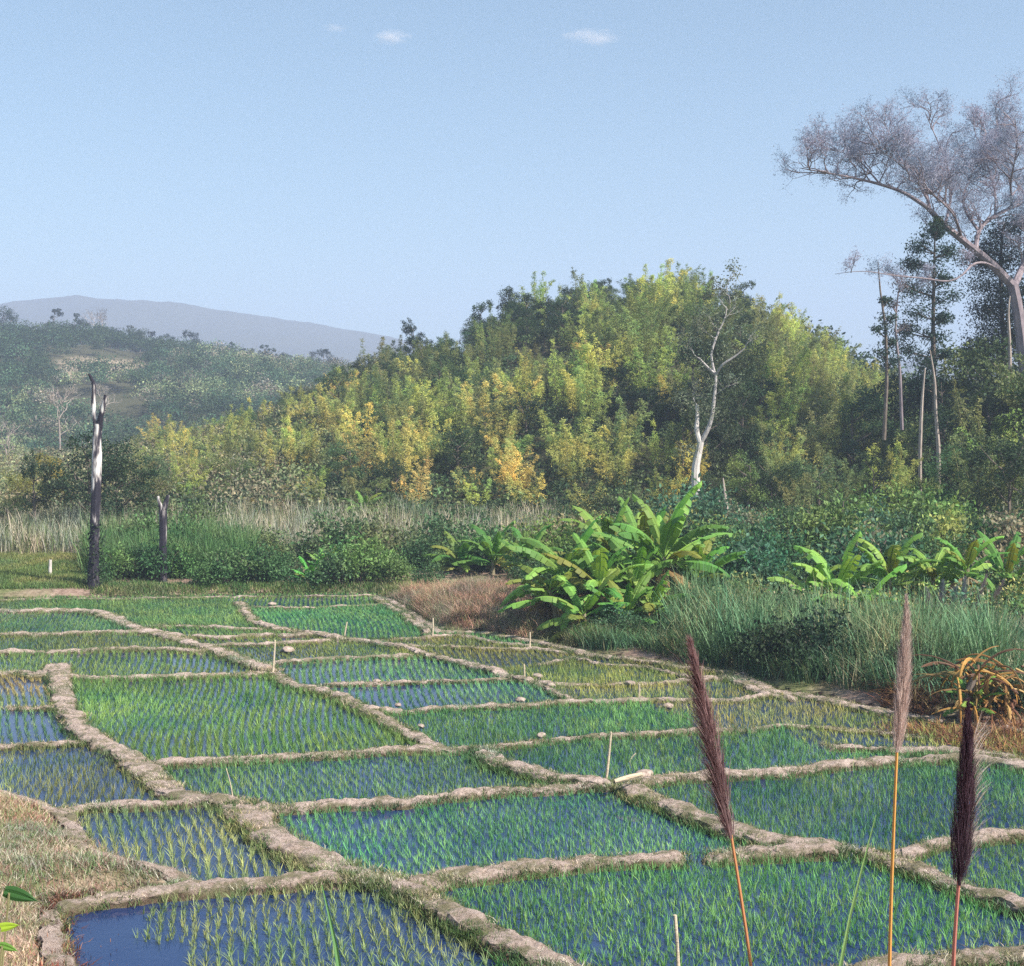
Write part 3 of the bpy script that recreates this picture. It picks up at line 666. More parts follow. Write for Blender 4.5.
def shrub_meshes(seed, H=2.2, cr=1.3, n=1500, leaf=.13):
    r = np.random.default_rng(seed); lm, tm = MB(), MB(); ns = 9
    for k in range(ns):
        az = r.uniform(0, 6.28); tl = r.uniform(.1, .8)*cr; h = H*r.uniform(.5, 1)*(1-.3*tl/cr)
        P = spline([(0, 0, -.2), (math.cos(az)*tl*.4, math.sin(az)*tl*.4, h*.5), (math.cos(az)*tl, math.sin(az)*tl, h*.85)], 6)
        tube(tm, P, np.linspace(.03, .01, 6), 4, cap=False)
        m = n//ns; c = P[-1]-np.array((0, 0, h*.28)); s = np.array((cr*.42, cr*.42, h*.42)); nc = 14
        cc = c+nrm(r.normal(size=(nc, 3)))*r.uniform(.4, 1, (nc, 1))*s; cc[:, 2] = np.maximum(cc[:, 2], .05)
        idx = r.integers(0, nc, m); C = cc[idx]+r.normal(0, .13*cr, (m, 3))
        dd = (C-c)+r.normal(0, .5, (m, 3))*cr
        leaves(lm, C, dd, leaf*r.uniform(.7, 1.5, m), leaf*.6*r.uniform(.7, 1.3, m))
    return lm.mesh('shrub_foliage', M['leaf']), tm.mesh('shrub_stems', M['bark'])
def grow(tm, wm, p, d, L, rad, lev, r, up=.25, maxlev=3, ends=None, leafn=3, wob=.28):
    n = 6; pts = [np.array(p, float)]; d = nrm(np.array(d, float))
    for k in range(n-1):
        d = nrm(d+r.normal(0, wob, 3)*np.array((1, 1, .7))+np.array((0, 0, up*.25))); pts.append(pts[-1]+d*L/(n-1))
    pts = np.array(pts)
    tube(tm if (lev < 2 or wm is None) else wm, pts, np.linspace(rad, rad*.45, n), 6 if lev == 0 else 4 if lev < 2 else 3, cap=False)
    if lev >= maxlev:
        if ends is not None: ends.append(pts[2:])
        return
    for k in range([5, 5, 4, 4][lev]):
        i = r.integers(2, n) if k else n-1
        a = nrm(r.normal(size=3)); a = nrm(np.cross(a, d)); nd = nrm(d*.7+a*r.uniform(.5, .95)+np.array((0, 0, up)))
        grow(tm, wm, pts[i], nd, L*r.uniform(.5, .72), rad*.48, lev+1, r, up, maxlev, ends, leafn, wob)
def bare_meshes(seed, H=9, trunk=.16, bark='palebark', twigleaf=0, maxlev=3):
    r = np.random.default_rng(seed); tm, lm = MB(), MB(); ends = []
    P = spline([(0, 0, -.3), (r.normal(0, .2), r.normal(0, .2), H*.3), (r.normal(0, .35), r.normal(0, .3), H*.5)], 7)
    tube(tm, P, np.linspace(trunk, trunk*.75, 7), 7, lump=.06, cap=False)
    for k in range(4):
        az = k*1.6+r.uniform(-.4, .4); grow(tm, None, P[-1] if k < 3 else P[4], (math.cos(az)*.6, math.sin(az)*.6, 1), H*.24, trunk*.5, 1 if maxlev < 4 else 0, r, .3, maxlev, ends)
    E = np.concatenate(ends); n = int(len(E)*max(twigleaf, .3)); i = r.integers(0, len(E), n)
    leaves(lm, E[i]+r.normal(0, .12, (n, 3)), r.normal(size=(n, 3)), r.uniform(.1, .25, n), r.uniform(.03, .08, n))
    return lm.mesh('twigs', M['leaf']), tm.mesh('bare_limbs', M[bark])
PROTO = {
 'bamboo': [bamboo_meshes(100+i, H=h, nc=c) for i, (h, c) in enumerate([(9, 19), (8, 16), (10, 21), (7, 16), (9, 14)])],
 'tree': [tree_meshes(200, 9, 3.2), tree_meshes(201, 8, 3.4, 12), tree_meshes(202, 10, 2.8, 11), tree_meshes(203, 7.5, 3.0, 9, low=.25), tree_meshes(204, 8.5, 3.6, 13, low=.3)],
 'slim': [tree_meshes(210, 11, 1.7, 9, 200, trunk=.14, low=.45), tree_meshes(211, 12, 1.4, 8, 160, trunk=.12, low=.4), tree_meshes(212, 10, 2.0, 8, 170, low=.6)],
 'shrub': [shrub_meshes(220+i, h, w, n, l) for i, (h, w, n, l) in enumerate([(2.2, 1.5, 1700, .15), (1.8, 1.4, 1500, .13), (2.7, 1.6, 1700, .18), (1.4, 1.5, 1300, .12)])],
 'bare': [bare_meshes(230, 9, .12, 'tanbark', 1.6), bare_meshes(231, 8, .1, 'tanbark', 2.0), bare_meshes(232, 10, .13, 'tanbark', 2.0)],
}
PARTS = {'bamboo': ('foliage', 'culms'), 'tree': ('crown', 'trunk'), 'slim': ('crown', 'trunk'), 'shrub': ('foliage', 'stems'), 'bare': ('crown', 'trunk')}
NAME = {'bamboo': 'bamboo_clump', 'tree': 'broadleaf_tree', 'slim': 'slender_tree', 'shrub': 'shrub', 'bare': 'bare_tree'}
CAT = {'bamboo': 'bamboo', 'tree': 'tree', 'slim': 'tree', 'shrub': 'shrub', 'bare': 'tree'}
def place(kind, x, y, sc, col, label, group=None, v=None, name=None, z=None, sxy=1):
    f, t = PROTO[kind][v if v is not None else random.randrange(len(PROTO[kind]))]
    z = hz(x, y)-.1 if z is None else z
    e = empty(name or NAME[kind], (x, y, z), label, CAT[kind], group, random.uniform(0, 6.28), (sc*sxy, sc*sxy, sc))
    link(PARTS[kind][0], f, e, col); link(PARTS[kind][1], t, e, (.3, .25, .2))
    return e
def pick(cols, j=.18):
    c = np.array(random.choice(cols)); return np.clip(c*random.uniform(1-j, 1+j)*np.array([random.uniform(.93, 1.07) for _ in range(3)]), .008, .9)
GOLD = [(.78, .64, .22), (.80, .58, .22), (.70, .62, .20)]; YEL = [(.66, .62, .20), (.55, .56, .18), (.48, .52, .17)]
OLIVE = [(.27, .29, .11), (.23, .26, .10), (.32, .31, .14)]; LIME = [(.36, .37, .16), (.31, .34, .14), (.40, .40, .19)]
DARK = [(.045, .075, .035), (.055, .09, .04), (.04, .065, .035), (.07, .10, .045)]; MID = [(.15, .20, .085), (.18, .21, .09), (.12, .18, .09)]
CN = {'G': ('golden yellow', GOLD), 'Y': ('yellow green', YEL), 'O': ('olive green', OLIVE), 'L': ('light green', LIME), 'D': ('dark green', DARK), 'M': ('mid green', MID)}
# ------------------------------------------------------------------ the hill's trees
labels_used = {}
HX = [(-99, 190, 'on the low left tail'), (190, 270, 'on the lower left flank'), (270, 350, 'on the left flank'), (350, 430, 'below the lone dark tree'),
      (430, 510, 'left of the summit'), (510, 580, 'just left below the summit'), (580, 650, 'under the summit'), (650, 690, 'left of the white trunked tree'),
      (690, 750, 'behind the white trunked tree'), (750, 820, 'on the right shoulder'), (820, 900, 'on the lower right flank'), (900, 1200, 'behind the tall slender trees')]
def hill_label(kind, cn, px, t, big):
    z = 'at the foot,' if t < .13 else 'low,' if t < .32 else 'half way up,' if t < .6 else 'high up,' if t < .85 else 'on the skyline,'
    w = [h[2] for h in HX if h[0] <= px < h[1]]; w = w[0] if w else 'at the far right of the hill'
    return f"{big}{cn} {'bamboo clump' if kind=='bamboo' else 'tree' if kind in ('tree','slim') else 'shrub'} {z} {w}"
rows = 21; cnt = 0
for ri in range(rows):
    y = 102+ri*4.45; t = (y-100)/90
    x0, x1 = (120-512)/F*y, (905-512)/F*y; n = int((x1-x0)/4.0)
    for k in range(n):
        yy = y+random.uniform(-2, 2); px = 512+((x0+(k+.5+(ri % 2)*.5)*(x1-x0)/n)/y)*F+random.uniform(-14, 14); x = (px-512)/F*yy
        u = random.random(); tt = (yy-100)/90
        patch = float(fbm(np.array([x*.07]), np.array([yy*.07]), 3, 91)[0])
        if px < 250: kind, c = ('bamboo', 'O' if u < .3 else 'Y' if u < .55 else 'G') if u < .7 else (('tree', 'M') if u < .85 else ('tree', 'O'))
        elif px < 520:
            if tt < .45: kind, c = ('bamboo', 'G' if u < .3 else 'Y' if u < .6 else 'L') if u < .8 else ('tree', 'M' if u < .9 else 'D')
            elif tt < .75: kind, c = ('bamboo', 'O' if u < .3 else 'Y' if u < .5 else 'G') if u < .55 else ('tree', 'M' if u < .75 else 'D')
            else: kind, c = ('bamboo', 'O') if u < .2 else ('tree', 'D' if u < .8 else 'M')
        elif px < 700:
            if tt < .4: kind, c = ('bamboo', 'G' if u < .35 else 'Y' if u < .65 else 'L') if u < .78 else ('tree', 'D')
            else: kind, c = ('bamboo', 'Y' if u < .3 else 'O') if u < .62+patch else ('tree', 'D' if u < .85 else 'M')
        elif px < 760: kind, c = ('tree', 'D') if u < .55 else ('bamboo', 'O')
        else: kind, c = ('bamboo', 'L' if u < .5 else 'O' if u < .62 else 'Y') if u < .9 else ('tree', 'M' if u < .92 else 'D')
        sc = random.uniform(.48, .84)*(.78 if kind == 'tree' else .9)
        if px < 330: sc *= .72
        if px > 840: sc *= .85
        if tt < .1: sc *= .75
        big = 'tall ' if sc > .68 else 'small ' if sc < .44 else ''
        cn, cl_ = CN[c]
        place(kind, x, yy, sc, pick(cl_), hill_label(kind, cn, px, tt, big), 'bamboo clumps on the hill' if kind == 'bamboo' else 'trees on the hill', sxy=1.22); cnt += 1
print('hill', cnt)
for px, y, s, lb in ((684, 106, .95, 'dark tree close behind the fork of the white trunk, left'), (712, 108, 1.0, 'tall dark tree directly behind the white trunk'), (742, 110, .95, 'dark tree behind the white trunk, right'), (700, 116, 1.2, 'tallest grey green tree behind the white trunk'), (730, 118, 1.15, 'big grey green tree behind the upper limbs of the white trunk')):
    place('tree', (px-512)/F*y, y, s*.9, pick([(.08, .11, .055)] if 'dark' in lb else [(.16, .18, .10)]), lb, 'trees on the hill', sxy=.8)
# particular trees of the hill's skyline
x, y = (413-512)/F*186, 186; place('tree', x, y, .75, (.03, .05, .035), 'lone dark round tree standing out on the skyline of the left shoulder', 'trees on the hill', v=2, sxy=.8, z=hz(x, y)+1.5)
for px, s in ((480, .8), (508, .85), (520, .7)):
    y = 187; x = (px-512)/F*y; place('tree', x, y, s, pick(DARK), {480: 'dark green tree forming the first knob of the skyline left of the summit', 508: 'larger dark green tree of the pair on the skyline left of the summit', 520: 'smaller dark green tree of the pair on the skyline left of the summit'}[px], 'trees on the hill', z=hz(x, y)+.5)
# undergrowth on the hill: one mass of leaves
def mass(name, X, Y, cols, label, n_each, rad, leaf, zup, cat='undergrowth', seed=0, zs=.6):
    Z = height(X, Y); n0 = len(X); idx = np.repeat(np.arange(n0), n_each); n = len(idx)
    sc = rng.uniform(.6, 1.35, n0)
    d = nrm(rng.normal(size=(n, 3))); d[:, 2] = np.abs(d[:, 2])*zs; rr = rad*sc[idx]*rng.uniform(.55, 1.05, n)
    C = np.stack([X[idx], Y[idx], Z[idx]+zup*sc[idx]*.5], 1)+d*rr[:, None]
    mb = MB(); leaves(mb, C, d*.3+rng.normal(0, .6, (n, 3)), leaf*rng.uniform(.6, 1.4, n), leaf*.6*rng.uniform(.7, 1.3, n))
    cols = np.array(cols); f = np.clip(fbm(X*(.015 if seed == 2 else .04), Y*(.015 if seed == 2 else .04), 3, 95+seed)*1.6+.5+rng.normal(0, .16, n0), 0, .999)
    c = cols[(f*len(cols)).astype(int)]*rng.uniform(.6, 1.5, (n0, 1)); V, Q, A = mb.arrays()
    return tag(link(name, mk(name, V, Q, A, M['mass'], False, np.clip(np.repeat(c[idx], 4, 0), .005, 1))), label, cat, kind='stuff')
X, Y = fan(3800, 100, 1060, 98, 195)
mass('undergrowth', X, Y, DARK+MID+OLIVE[:1], 'dark undergrowth between the bamboo on the hill', 60, 1.3, .3, 1.2)
X, Y = fan(1700, -60, 330, 96, 300)
mass('valley_scrub', X, Y, [(.27, .22, .15), (.22, .23, .11), (.30, .27, .15), (.16, .18, .09), (.27, .22, .15)], 'pale brown and olive scrub on the valley floor at the left', 110, 1.9, .3, 1.2, 'scrub', 1, .9)
X, Y = fan(1500, 520, 1070, 52, 96); k = polysd(X, Y) > 5; X, Y = X[k], Y[k]
mass('bank_undergrowth', X, Y, [(.10, .17, .07), (.13, .23, .09), (.07, .11, .05), (.18, .26, .09), (.11, .2, .12), (.36, .32, .12), (.3, .24, .17)], 'low leafy undergrowth on the slope behind the banana plants', 90, .95, .17, .9, 'undergrowth', 4, .9)
# forest on the far ridge
X, Y = fan(2500, -80, 520, 290, 600); Z = height(X, Y); k = np.maximum(clearing(X, Y, Z), clearing(X, Y, Z+9)) < rng.uniform(.08, .5, len(X)); k |= Y > 470; X, Y = X[k], Y[k]
mass('ridge_forest', X, Y, DARK+[(.06, .11, .06), (.09, .16, .09), (.07, .11, .06), (.16, .2, .10), (.30, .24, .2), (.32, .34, .18), (.24, .26, .13)], 'hazy blue green forest covering the ridge beyond the valley', 220, 3.4, .55, 7, 'forest', 2, 1.0)
X, Y = fan(1500, 760, 1120, 190, 330)
mass('far_right_woods', X, Y, DARK+MID, 'dark woods behind the slender trees at the right', 70, 3.0, .6, 4, 'woods', 3, 1.2)
# skyline trees of the ridge
RT = [(2, 'tree', 1.5, 'dark tree at the left end of the far ridge skyline'), (28, 'tree', .95, 'dark tree beside the left end of the far ridge skyline'), (58, 'slim', 1.35, 'tall tree with small round head on the ridge skyline above the clearing'),
      (78, 'slim', 1.15, 'narrow dark tree second from the tall round headed one on the ridge skyline'), (95, 'bare', 1.4, 'thin open crowned tree on the ridge skyline left of the wide crowned one'), (103, 'bare', 1.6, 'wide open crowned tree on the ridge skyline above the burnt trunk'),
      (115, 'tree', .95, 'rounded tree on the ridge skyline just right of the burnt trunk'), (137, 'tree', .9, 'dark tree on the right brow of the ridge above the clearing'), (152, 'slim', .9, 'small tree with flat head where the ridge begins to fall'),
      (172, 'slim', .8, 'small lone tree in the dip of the ridge skyline'), (193, 'tree', 1.15, 'tall dark tree right of the dip in the ridge skyline'), (214, 'tree', 1.0, 'dark tree in the middle of the falling ridge skyline'),
      (232, 'slim', .95, 'narrow tree on the falling ridge skyline'), (250, 'tree', .95, 'bluish dark tree on the falling ridge skyline'), (268, 'slim', 1.0, 'slim tree on the lower ridge skyline'),
      (285, 'tree', 1.0, 'dark tree on the lower ridge skyline left of the hill'), (302, 'tree', 1.05, 'dark tree where the ridge skyline nears the hill'), (318, 'tree', 1.1, 'last dark tree of the ridge skyline before the hill'), (326, 'slim', 1.0, 'slim tree beside the last dark tree of the ridge skyline')]
for px, kd, s, lb in RT:
    y = 515+random.uniform(-8, 8); x = (px-512)/F*y; place(kd, x, y, s*(1.25 if kd == 'slim' else 1.3), pick([(.035, .05, .045), (.045, .065, .05)]) if kd != 'bare' else (.2, .16, .17), lb, 'trees along the far ridge skyline', z=hz(x, y)-.3)
for k in range(34):
    px = 4+k*10+random.uniform(-4, 4); y = 505+random.uniform(-15, 12); x = (px-512)/F*y
    place(random.choice(['tree', 'tree', 'slim']), x, y, random.uniform(.8, 1.3), pick([(.04, .06, .045), (.05, .08, .055), (.08, .10, .06)]), 'hazy dark tree among the others on the far ridge crest, ' + ('above the clearing' if px < 145 else 'right of the clearing' if px < 240 else 'near the hill'), 'trees along the far ridge skyline', z=hz(x, y)-.3)
PB = [(8, 470, 200, 1.1, 'pale bare tree at the left edge below the ridge'), (60, 452, 230, 1.45, 'tall pale bare tree standing in the valley behind the burnt trunk'), (105, 430, 330, 1.5, 'thin pale bare tree right of the burnt trunk top')]
for px, py, y, s, lb in PB:
    x = (px-512)/F*y; place('bare', x, y, s, (.42, .33, .33), lb, 'pale bare trees in the valley', v=0 if px != 60 else 2)
# individual trees near left
for px, y, s, sx, c, lb, v in ((92, 93, .80, 1.15, (.045, .075, .04), 'dark umbrella shaped tree behind the tall burnt trunk', 4), (122, 94, .68, 1.1, (.045, .075, .035), 'dark tree drooping beside the umbrella shaped tree', 1),
                            (38, 92, .62, .8, (.045, .075, .04), 'narrow dark tree left of the umbrella shaped tree', 2), (8, 90, .42, .9, (.1, .12, .05), 'olive tree at the left edge behind the meadow', 3), (20, 100, .5, .9, (.3, .27, .08), 'yellowish tree behind the narrow dark tree', 1),
                            (52, 104, .55, 1.0, (.36, .29, .08), 'golden tree between the two dark trees at the left', 0), (150, 100, .45, 1.1, (.2, .19, .08), 'olive brown tree right of the dark drooping tree', 1)):
    place('tree', (px-512)/F*y, y, s, c, lb, 'trees behind the burnt trunks', v=v, sxy=sx)
# shrubs along the back edge of the paddies
SH = []
for i, px in enumerate(range(104, 560, 17)):
    y = random.uniform(74, 76.5); s = random.uniform(.75, 1.25); c = pick([(.11, .19, .08), (.15, .25, .09), (.08, .15, .065), (.2, .31, .10)])
    if 395 < px < 520: y += 4; s *= .9
    SH.append((px, y, s, c, 'front'))
for i, px in enumerate(range(110, 560, 22)):
    y = random.uniform(80, 84); SH.append((px+5, y, random.uniform(1.0, 1.6), pick([(.09, .16, .07), (.13, .2, .09), (.2, .24, .11)]), 'second'))
for i, px in enumerate(range(150, 1000, 24)):
    y = random.uniform(93, 98); SH.append((px, y, random.uniform(.8, 1.3), pick([(.09, .14, .06), (.15, .2, .08), (.08, .12, .055), (.34, .34, .12)]), 'foot'))
LM = [(100, 'beside the tall burnt trunk'), (163, 'beside the short burnt trunk'), (205, 'right of the short burnt trunk'), (250, 'above the corner of the far paddies'), (310, 'beside the small bright banana plant'), (365, 'above the far dense paddy'),
      (410, 'behind the dry reddish mound'), (455, 'behind the middle of the dry reddish mound'), (500, 'left of the banana clump'), (560, 'behind the left edge of the banana clump'), (620, 'behind the middle of the banana clump'),
      (680, 'behind the right edge of the banana clump'), (740, 'right of the white trunked tree'), (800, 'behind the right bananas'), (860, 'below the right flank'), (920, 'at the foot of the pale pole trunk'), (980, 'near the right edge')]
for px, y, s, c, rw in SH:
    lm = min(LM, key=lambda q: abs(q[0]-px))[1]; tone = 'bright' if c[1] > .23 else 'dark' if c[1] < .155 else 'mid'
    size = 'large ' if s > 1.2 else 'small ' if s < .85 else ''
    row = {'front': 'in the front row', 'second': 'in the second row', 'foot': 'at the hill foot'}[rw]
    place('shrub', (px-512)/F*y, y, s, c, f'{size}{tone} green shrub {row}, {lm}', 'shrubs along the foot of the hill')
# right-hand bank shrubs (px, y depth, scale, colour, label)
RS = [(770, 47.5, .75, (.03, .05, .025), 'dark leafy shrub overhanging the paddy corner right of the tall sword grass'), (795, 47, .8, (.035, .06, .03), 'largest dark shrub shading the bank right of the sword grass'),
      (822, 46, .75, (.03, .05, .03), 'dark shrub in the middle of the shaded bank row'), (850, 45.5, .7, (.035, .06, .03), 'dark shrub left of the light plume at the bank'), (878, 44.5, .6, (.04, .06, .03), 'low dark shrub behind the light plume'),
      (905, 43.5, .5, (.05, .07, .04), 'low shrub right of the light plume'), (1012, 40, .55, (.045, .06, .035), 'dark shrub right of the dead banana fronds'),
      (640, 54, .55, (.07, .12, .06), 'grey green shrub at the right foot of the banana clump'), (615, 54.5, .5, (.08, .14, .08), 'grey green shrub at the middle foot of the banana clump'), (668, 53, .5, (.06, .1, .05), 'low shrub between banana clump and sword grass'),
      (725, 66, 1.05, (.06, .14, .075), 'blue green leafy shrub right of the banana clump'), (745, 62, 1.1, (.06, .15, .08), 'large blue green leafy shrub left of the right bananas'), (765, 68, 1.2, (.05, .12, .06), 'tall blue green shrub behind the right bananas'),
      (790, 72, 1.1, (.07, .15, .08), 'shrub with mixed leaves above the right bananas'), (830, 74, 1.1, (.06, .1, .05), 'shrub behind the upright banana leaves at the right'), (860, 70, 1.0, (.05, .09, .045), 'dark shrub above the right banana group'),
      (885, 66, .95, (.045, .08, .04), 'dark shrub between the two right banana groups'), (915, 72, 1.2, (.06, .1, .045), 'rounded shrub below the pale pole trunk'), (940, 64, .9, (.05, .08, .04), 'dark shrub left of the tangled dead leaves'),
      (968, 70, 1.2, (.05, .075, .035), 'dark shrub behind the tangled dead leaves'), (1000, 66, 1.1, (.05, .09, .04), 'dark shrub right of the tangled dead leaves'), (1020, 60, 1.0, (.06, .1, .05), 'shrub at the right edge above the reeds'),
      (880, 55, .7, (.09, .15, .06), 'small light shrub among the reeds'), (930, 53, .7, (.07, .12, .06), 'small shrub among the reeds left of the grey plumes'), (990, 52, .8, (.06, .11, .05), 'small shrub among the reeds right of the grey plumes'),
      (540, 66, .9, (.05, .09, .04), 'dark shrub filling in shade at the left edge of the banana clump'), (575, 70, 1.1, (.05, .09, .045), 'dark shrub filling in shade behind the left bananas'), (615, 72, 1.2, (.05, .10, .045), 'dark shrub filling in shade behind the middle bananas'), (655, 70, 1.1, (.06, .10, .05), 'shrub behind the tallest banana leaves'),  # dark shrubs added around the banana clump stand in for its shadow
      (695, 66, .95, (.05, .09, .045), 'dark shrub filling in shade at the right edge of the banana clump'), (430, 72, .5, (.08, .13, .06), 'low green shrub on the dry mound'), (512, 61, .35, (.05, .06, .04), 'low dark shrub on the right end of the dry mound'), (700, 76, 1.3, (.05, .09, .05), 'shrub below the white trunk')]
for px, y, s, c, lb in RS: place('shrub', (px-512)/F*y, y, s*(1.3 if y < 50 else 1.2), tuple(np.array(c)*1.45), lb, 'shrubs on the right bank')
for k in range(46):
    px = 548+k*10.6+random.uniform(-6, 6); y = random.choice([62, 67, 73, 79, 86])+random.uniform(-2, 2); s_ = random.uniform(1.1, 1.75)*(y/72)**.5
    cc, cw = random.choice([((.10, .17, .07), 'mid green'), ((.07, .11, .05), 'dark green'), ((.2, .28, .09), 'light green'), ((.36, .36, .12), 'yellowish'), ((.11, .21, .13), 'blue green'), ((.3, .25, .17), 'brownish')])
    wh = 'behind the large banana clump' if px < 705 else 'behind the left bananas of the right group' if px < 850 else 'behind the middle of the right bananas' if px < 930 else 'near the right edge above the reeds'
    place('shrub', (px-512)/F*y, y, s_, pick([cc]), f"{'tall' if s_ > 1.45 else 'low'} {cw} bush in the thicket {wh}", 'bushes of the thicket')
# wood at the right
RW = []
for px, y, kd, s, c in [(860, 112, 'tree', .8, 'M'), (880, 118, 'tree', .85, 'D'), (905, 122, 'tree', .95, 'D'), (930, 125, 'tree', 1.0, 'D'), (955, 120, 'tree', .95, 'M'), (985, 118, 'tree', 1.05, 'D'), (1010, 115, 'tree', 1.15, 'M'), (1035, 112, 'tree', 1.2, 'D'),
        (870, 104, 'bamboo', .65, 'O'), (895, 102, 'bamboo', .6, 'Y'), (915, 106, 'tree', .65, 'O'), (945, 104, 'tree', .65, 'D'), (965, 102, 'bamboo', .75, 'O'), (990, 99, 'bamboo', .85, 'O'), (1015, 98, 'bamboo', .9, 'Y'), (1040, 100, 'tree', .9, 'M'),
        (840, 94, 'bamboo', .5, 'O'), (875, 92, 'tree', .5, 'D'), (900, 94, 'bamboo', .45, 'Y'), (925, 95, 'tree', .4, 'O'), (955, 92, 'tree', .45, 'M'), (980, 90, 'tree', .55, 'D'), (1005, 88, 'bamboo', .7, 'L'), (1030, 86, 'tree', .8, 'D'), (1010, 82, 'tree', .55, 'D'), (975, 84, 'bamboo', .5, 'O'),
        (995, 104, 'tree', 1.0, 'D'), (1020, 106, 'tree', 1.1, 'D'), (900, 112, 'tree', .75, 'M'), (935, 114, 'slim', .7, 'D'), (770, 98, 'tree', .5, 'D'), (800, 97, 'bamboo', .5, 'O'), (820, 100, 'tree', .5, 'M'), (745, 97, 'tree', .5, 'O'), (785, 103, 'bamboo', .6, 'L')]:
    lm = min([(760, 'right of the white trunked tree'), (800, 'left of the right wood'), (860, 'at the left end of the right wood'), (905, 'beside the pale pole trunk'), (945, 'right of the pale pole trunk'), (985, 'below the dark leafy column tree'), (1030, 'at the foot of the giant tree')], key=lambda q: abs(q[0]-px))[1]
    rw = 'front' if y < 97 else 'middle' if y < 108 else 'rear'
    place(kd, (px-512)/F*y, y, s*(1.4 if px > 930 else 1.1), pick(CN[c][1]), f"{CN[c][0]} {'bamboo clump' if kd=='bamboo' else 'tree'} in the {rw} row, {lm}", 'trees and bamboo of the right wood')
# ------------------------------------------------------------------ snags
def pix_tube(mb, base, pts, y, rads, n=9, a=None, lump=.05, seg=16):
    P = np.array([at(px, py, y+dy) for px, py, dy in pts])-np.array(base); P = spline(P, seg)
    r = np.interp(np.linspace(0, 1, seg), np.linspace(0, 1, len(rads)), rads)
    av = .5 if a is None else np.interp(np.linspace(0, 1, seg), np.linspace(0, 1, len(a)), a)
    tube(mb, P, r, n, av, lump)
y = 72.6; x = (93-512)/F*y; b = (x, y, hz(x, y)-.1)
e = empty('burnt_snag', b, 'tall burnt dead trunk with forked white top at the back of the paddies', 'dead tree')
mb = MB(); pix_tube(mb, b, [(93,597,0),(94,560,0),(95,520,0),(97,470,0),(97,440,0),(98,424,0)], y, [.36,.27,.24,.25,.25,.22], a=[.1,.15,.2,.3,.62,.66], seg=26); link('trunk', mb.mesh('trunk', M['char']), e)
mb = MB(); pix_tube(mb, b, [(97,430,0),(94,412,.1),(93,398,.2),(95,387,.2),(93,380,.2),(89,374,.3)], y, [.17,.13,.12,.11,.10,.07], a=[.6,.5,.4,.45,.2,.1], seg=14); link('branch', mb.mesh('branch', M['char']), e)
mb = MB(); pix_tube(mb, b, [(99,430,0),(101,415,-.1),(104,404,-.2),(106,395,-.2)], y, [.17,.14,.12,.10], a=[.3,.2,.7,.4], seg=10); link('branch', mb.mesh('branch', M['char']), e)
mb = MB(); n = 420; tt = rng.uniform(0, 1, n); a2 = rng.uniform(0, 6.28, n)
leaves(mb, np.stack([.1+np.cos(a2)*.5*(1-.5*tt), np.sin(a2)*.5*(1-.5*tt), .2+tt*3.2], 1)+rng.normal(0, .12, (n, 3)), rng.normal(size=(n, 3)), .17, .1); link('creeper', mb.mesh('creeper', M['leaf']), e, (.045, .07, .04))
y = 75; x = (163-512)/F*y; b = (x, y, hz(x, y)-.1)
e = empty('burnt_snag', b, 'short burnt stump with broken two pronged top right of the tall one', 'dead tree')
mb = MB(); pix_tube(mb, b, [(163,586,0),(163,560,0),(163,530,0),(163,510,0)], y, [.24,.2,.2,.22], a=[.1,.15,.25,.35], seg=16); link('trunk', mb.mesh('trunk', M['char']), e)
mb = MB(); pix_tube(mb, b, [(163,513,0),(160,505,0),(158,496,0)], y, [.14,.11,.06], a=[.4,.5,.6], seg=7); link('branch', mb.mesh('branch', M['char']), e)
mb = MB(); pix_tube(mb, b, [(163,513,0),(166,503,0),(168,495,0)], y, [.16,.14,.09], a=[.35,.5,.45], seg=7); link('branch', mb.mesh('branch', M['char']), e)
# white trunked tree
y = 99; x = (697-512)/F*y; b = np.array((x, y, hz(x, y)-.2))
e = empty('white_trunked_tree', b, 'tree with forked chalk white trunk and sparse grey crown in front of the hill', 'tree')
tm = MB(); pr = M['palebark']
pix_tube(tm, b, [(697,530,0),(697,505,0),(695,470,0),(698,455,0),(701,442,0)], y, [.40,.37,.33,.27,.23], seg=16)
pix_tube(tm, b, [(700,442,0),(696,430,.1),(698,416,.3),(697,405,.5)], y, [.2,.17,.15,.12], seg=10)
link('trunk', tm.mesh('trunk', pr), e); tm = MB()
pix_tube(tm, b, [(701,442,0),(708,430,-.2),(712,418,-.3),(714,400,-.3),(716,380,-.3),(716,372,-.3)], y, [.17,.16,.14,.12,.11,.10], seg=14)
pix_tube(tm, b, [(716,375,-.3),(708,368,-.4),(699,358,-.8)], y, [.12,.1,.06], seg=8, n=6)
pix_tube(tm, b, [(716,375,-.3),(722,364,-.8),(735,357,-1),(745,348,-1.2)], y, [.09,.08,.07,.03], seg=10, n=6)
pix_tube(tm, b, [(716,378,-.3),(710,355,0),(716,338,.2),(722,324,.3),(728,315,.3),(726,306,.3)], y, [.09,.09,.08,.07,.05,.03], seg=14, n=6)
r_ = np.random.default_rng(5); ends = []
for px, py, dx, dz in ((745,348,.6,.6),(699,358,-.7,.7),(724,318,.8,.6),(716,338,-.9,.4),(730,303,.5,1),(727,292,-.4,1),(697,405,-.6,.8),(714,395,.9,.5),(720,330,-.8,.5),(728,310,-.6,.8)):
    grow(tm, None, at(px, py, y)-b, (dx, r_.uniform(-.5, .5), dz), 1.25, .03, 1, r_, .2, 3, ends)
link('limbs', tm.mesh('limbs', M['greybark']), e)
E = np.concatenate(ends); n = 1500; i = r_.integers(0, len(E), n); lm = MB()
leaves(lm, E[i]+r_.normal(0, .2, (n, 3)), r_.normal(size=(n, 3)), .2, .1)
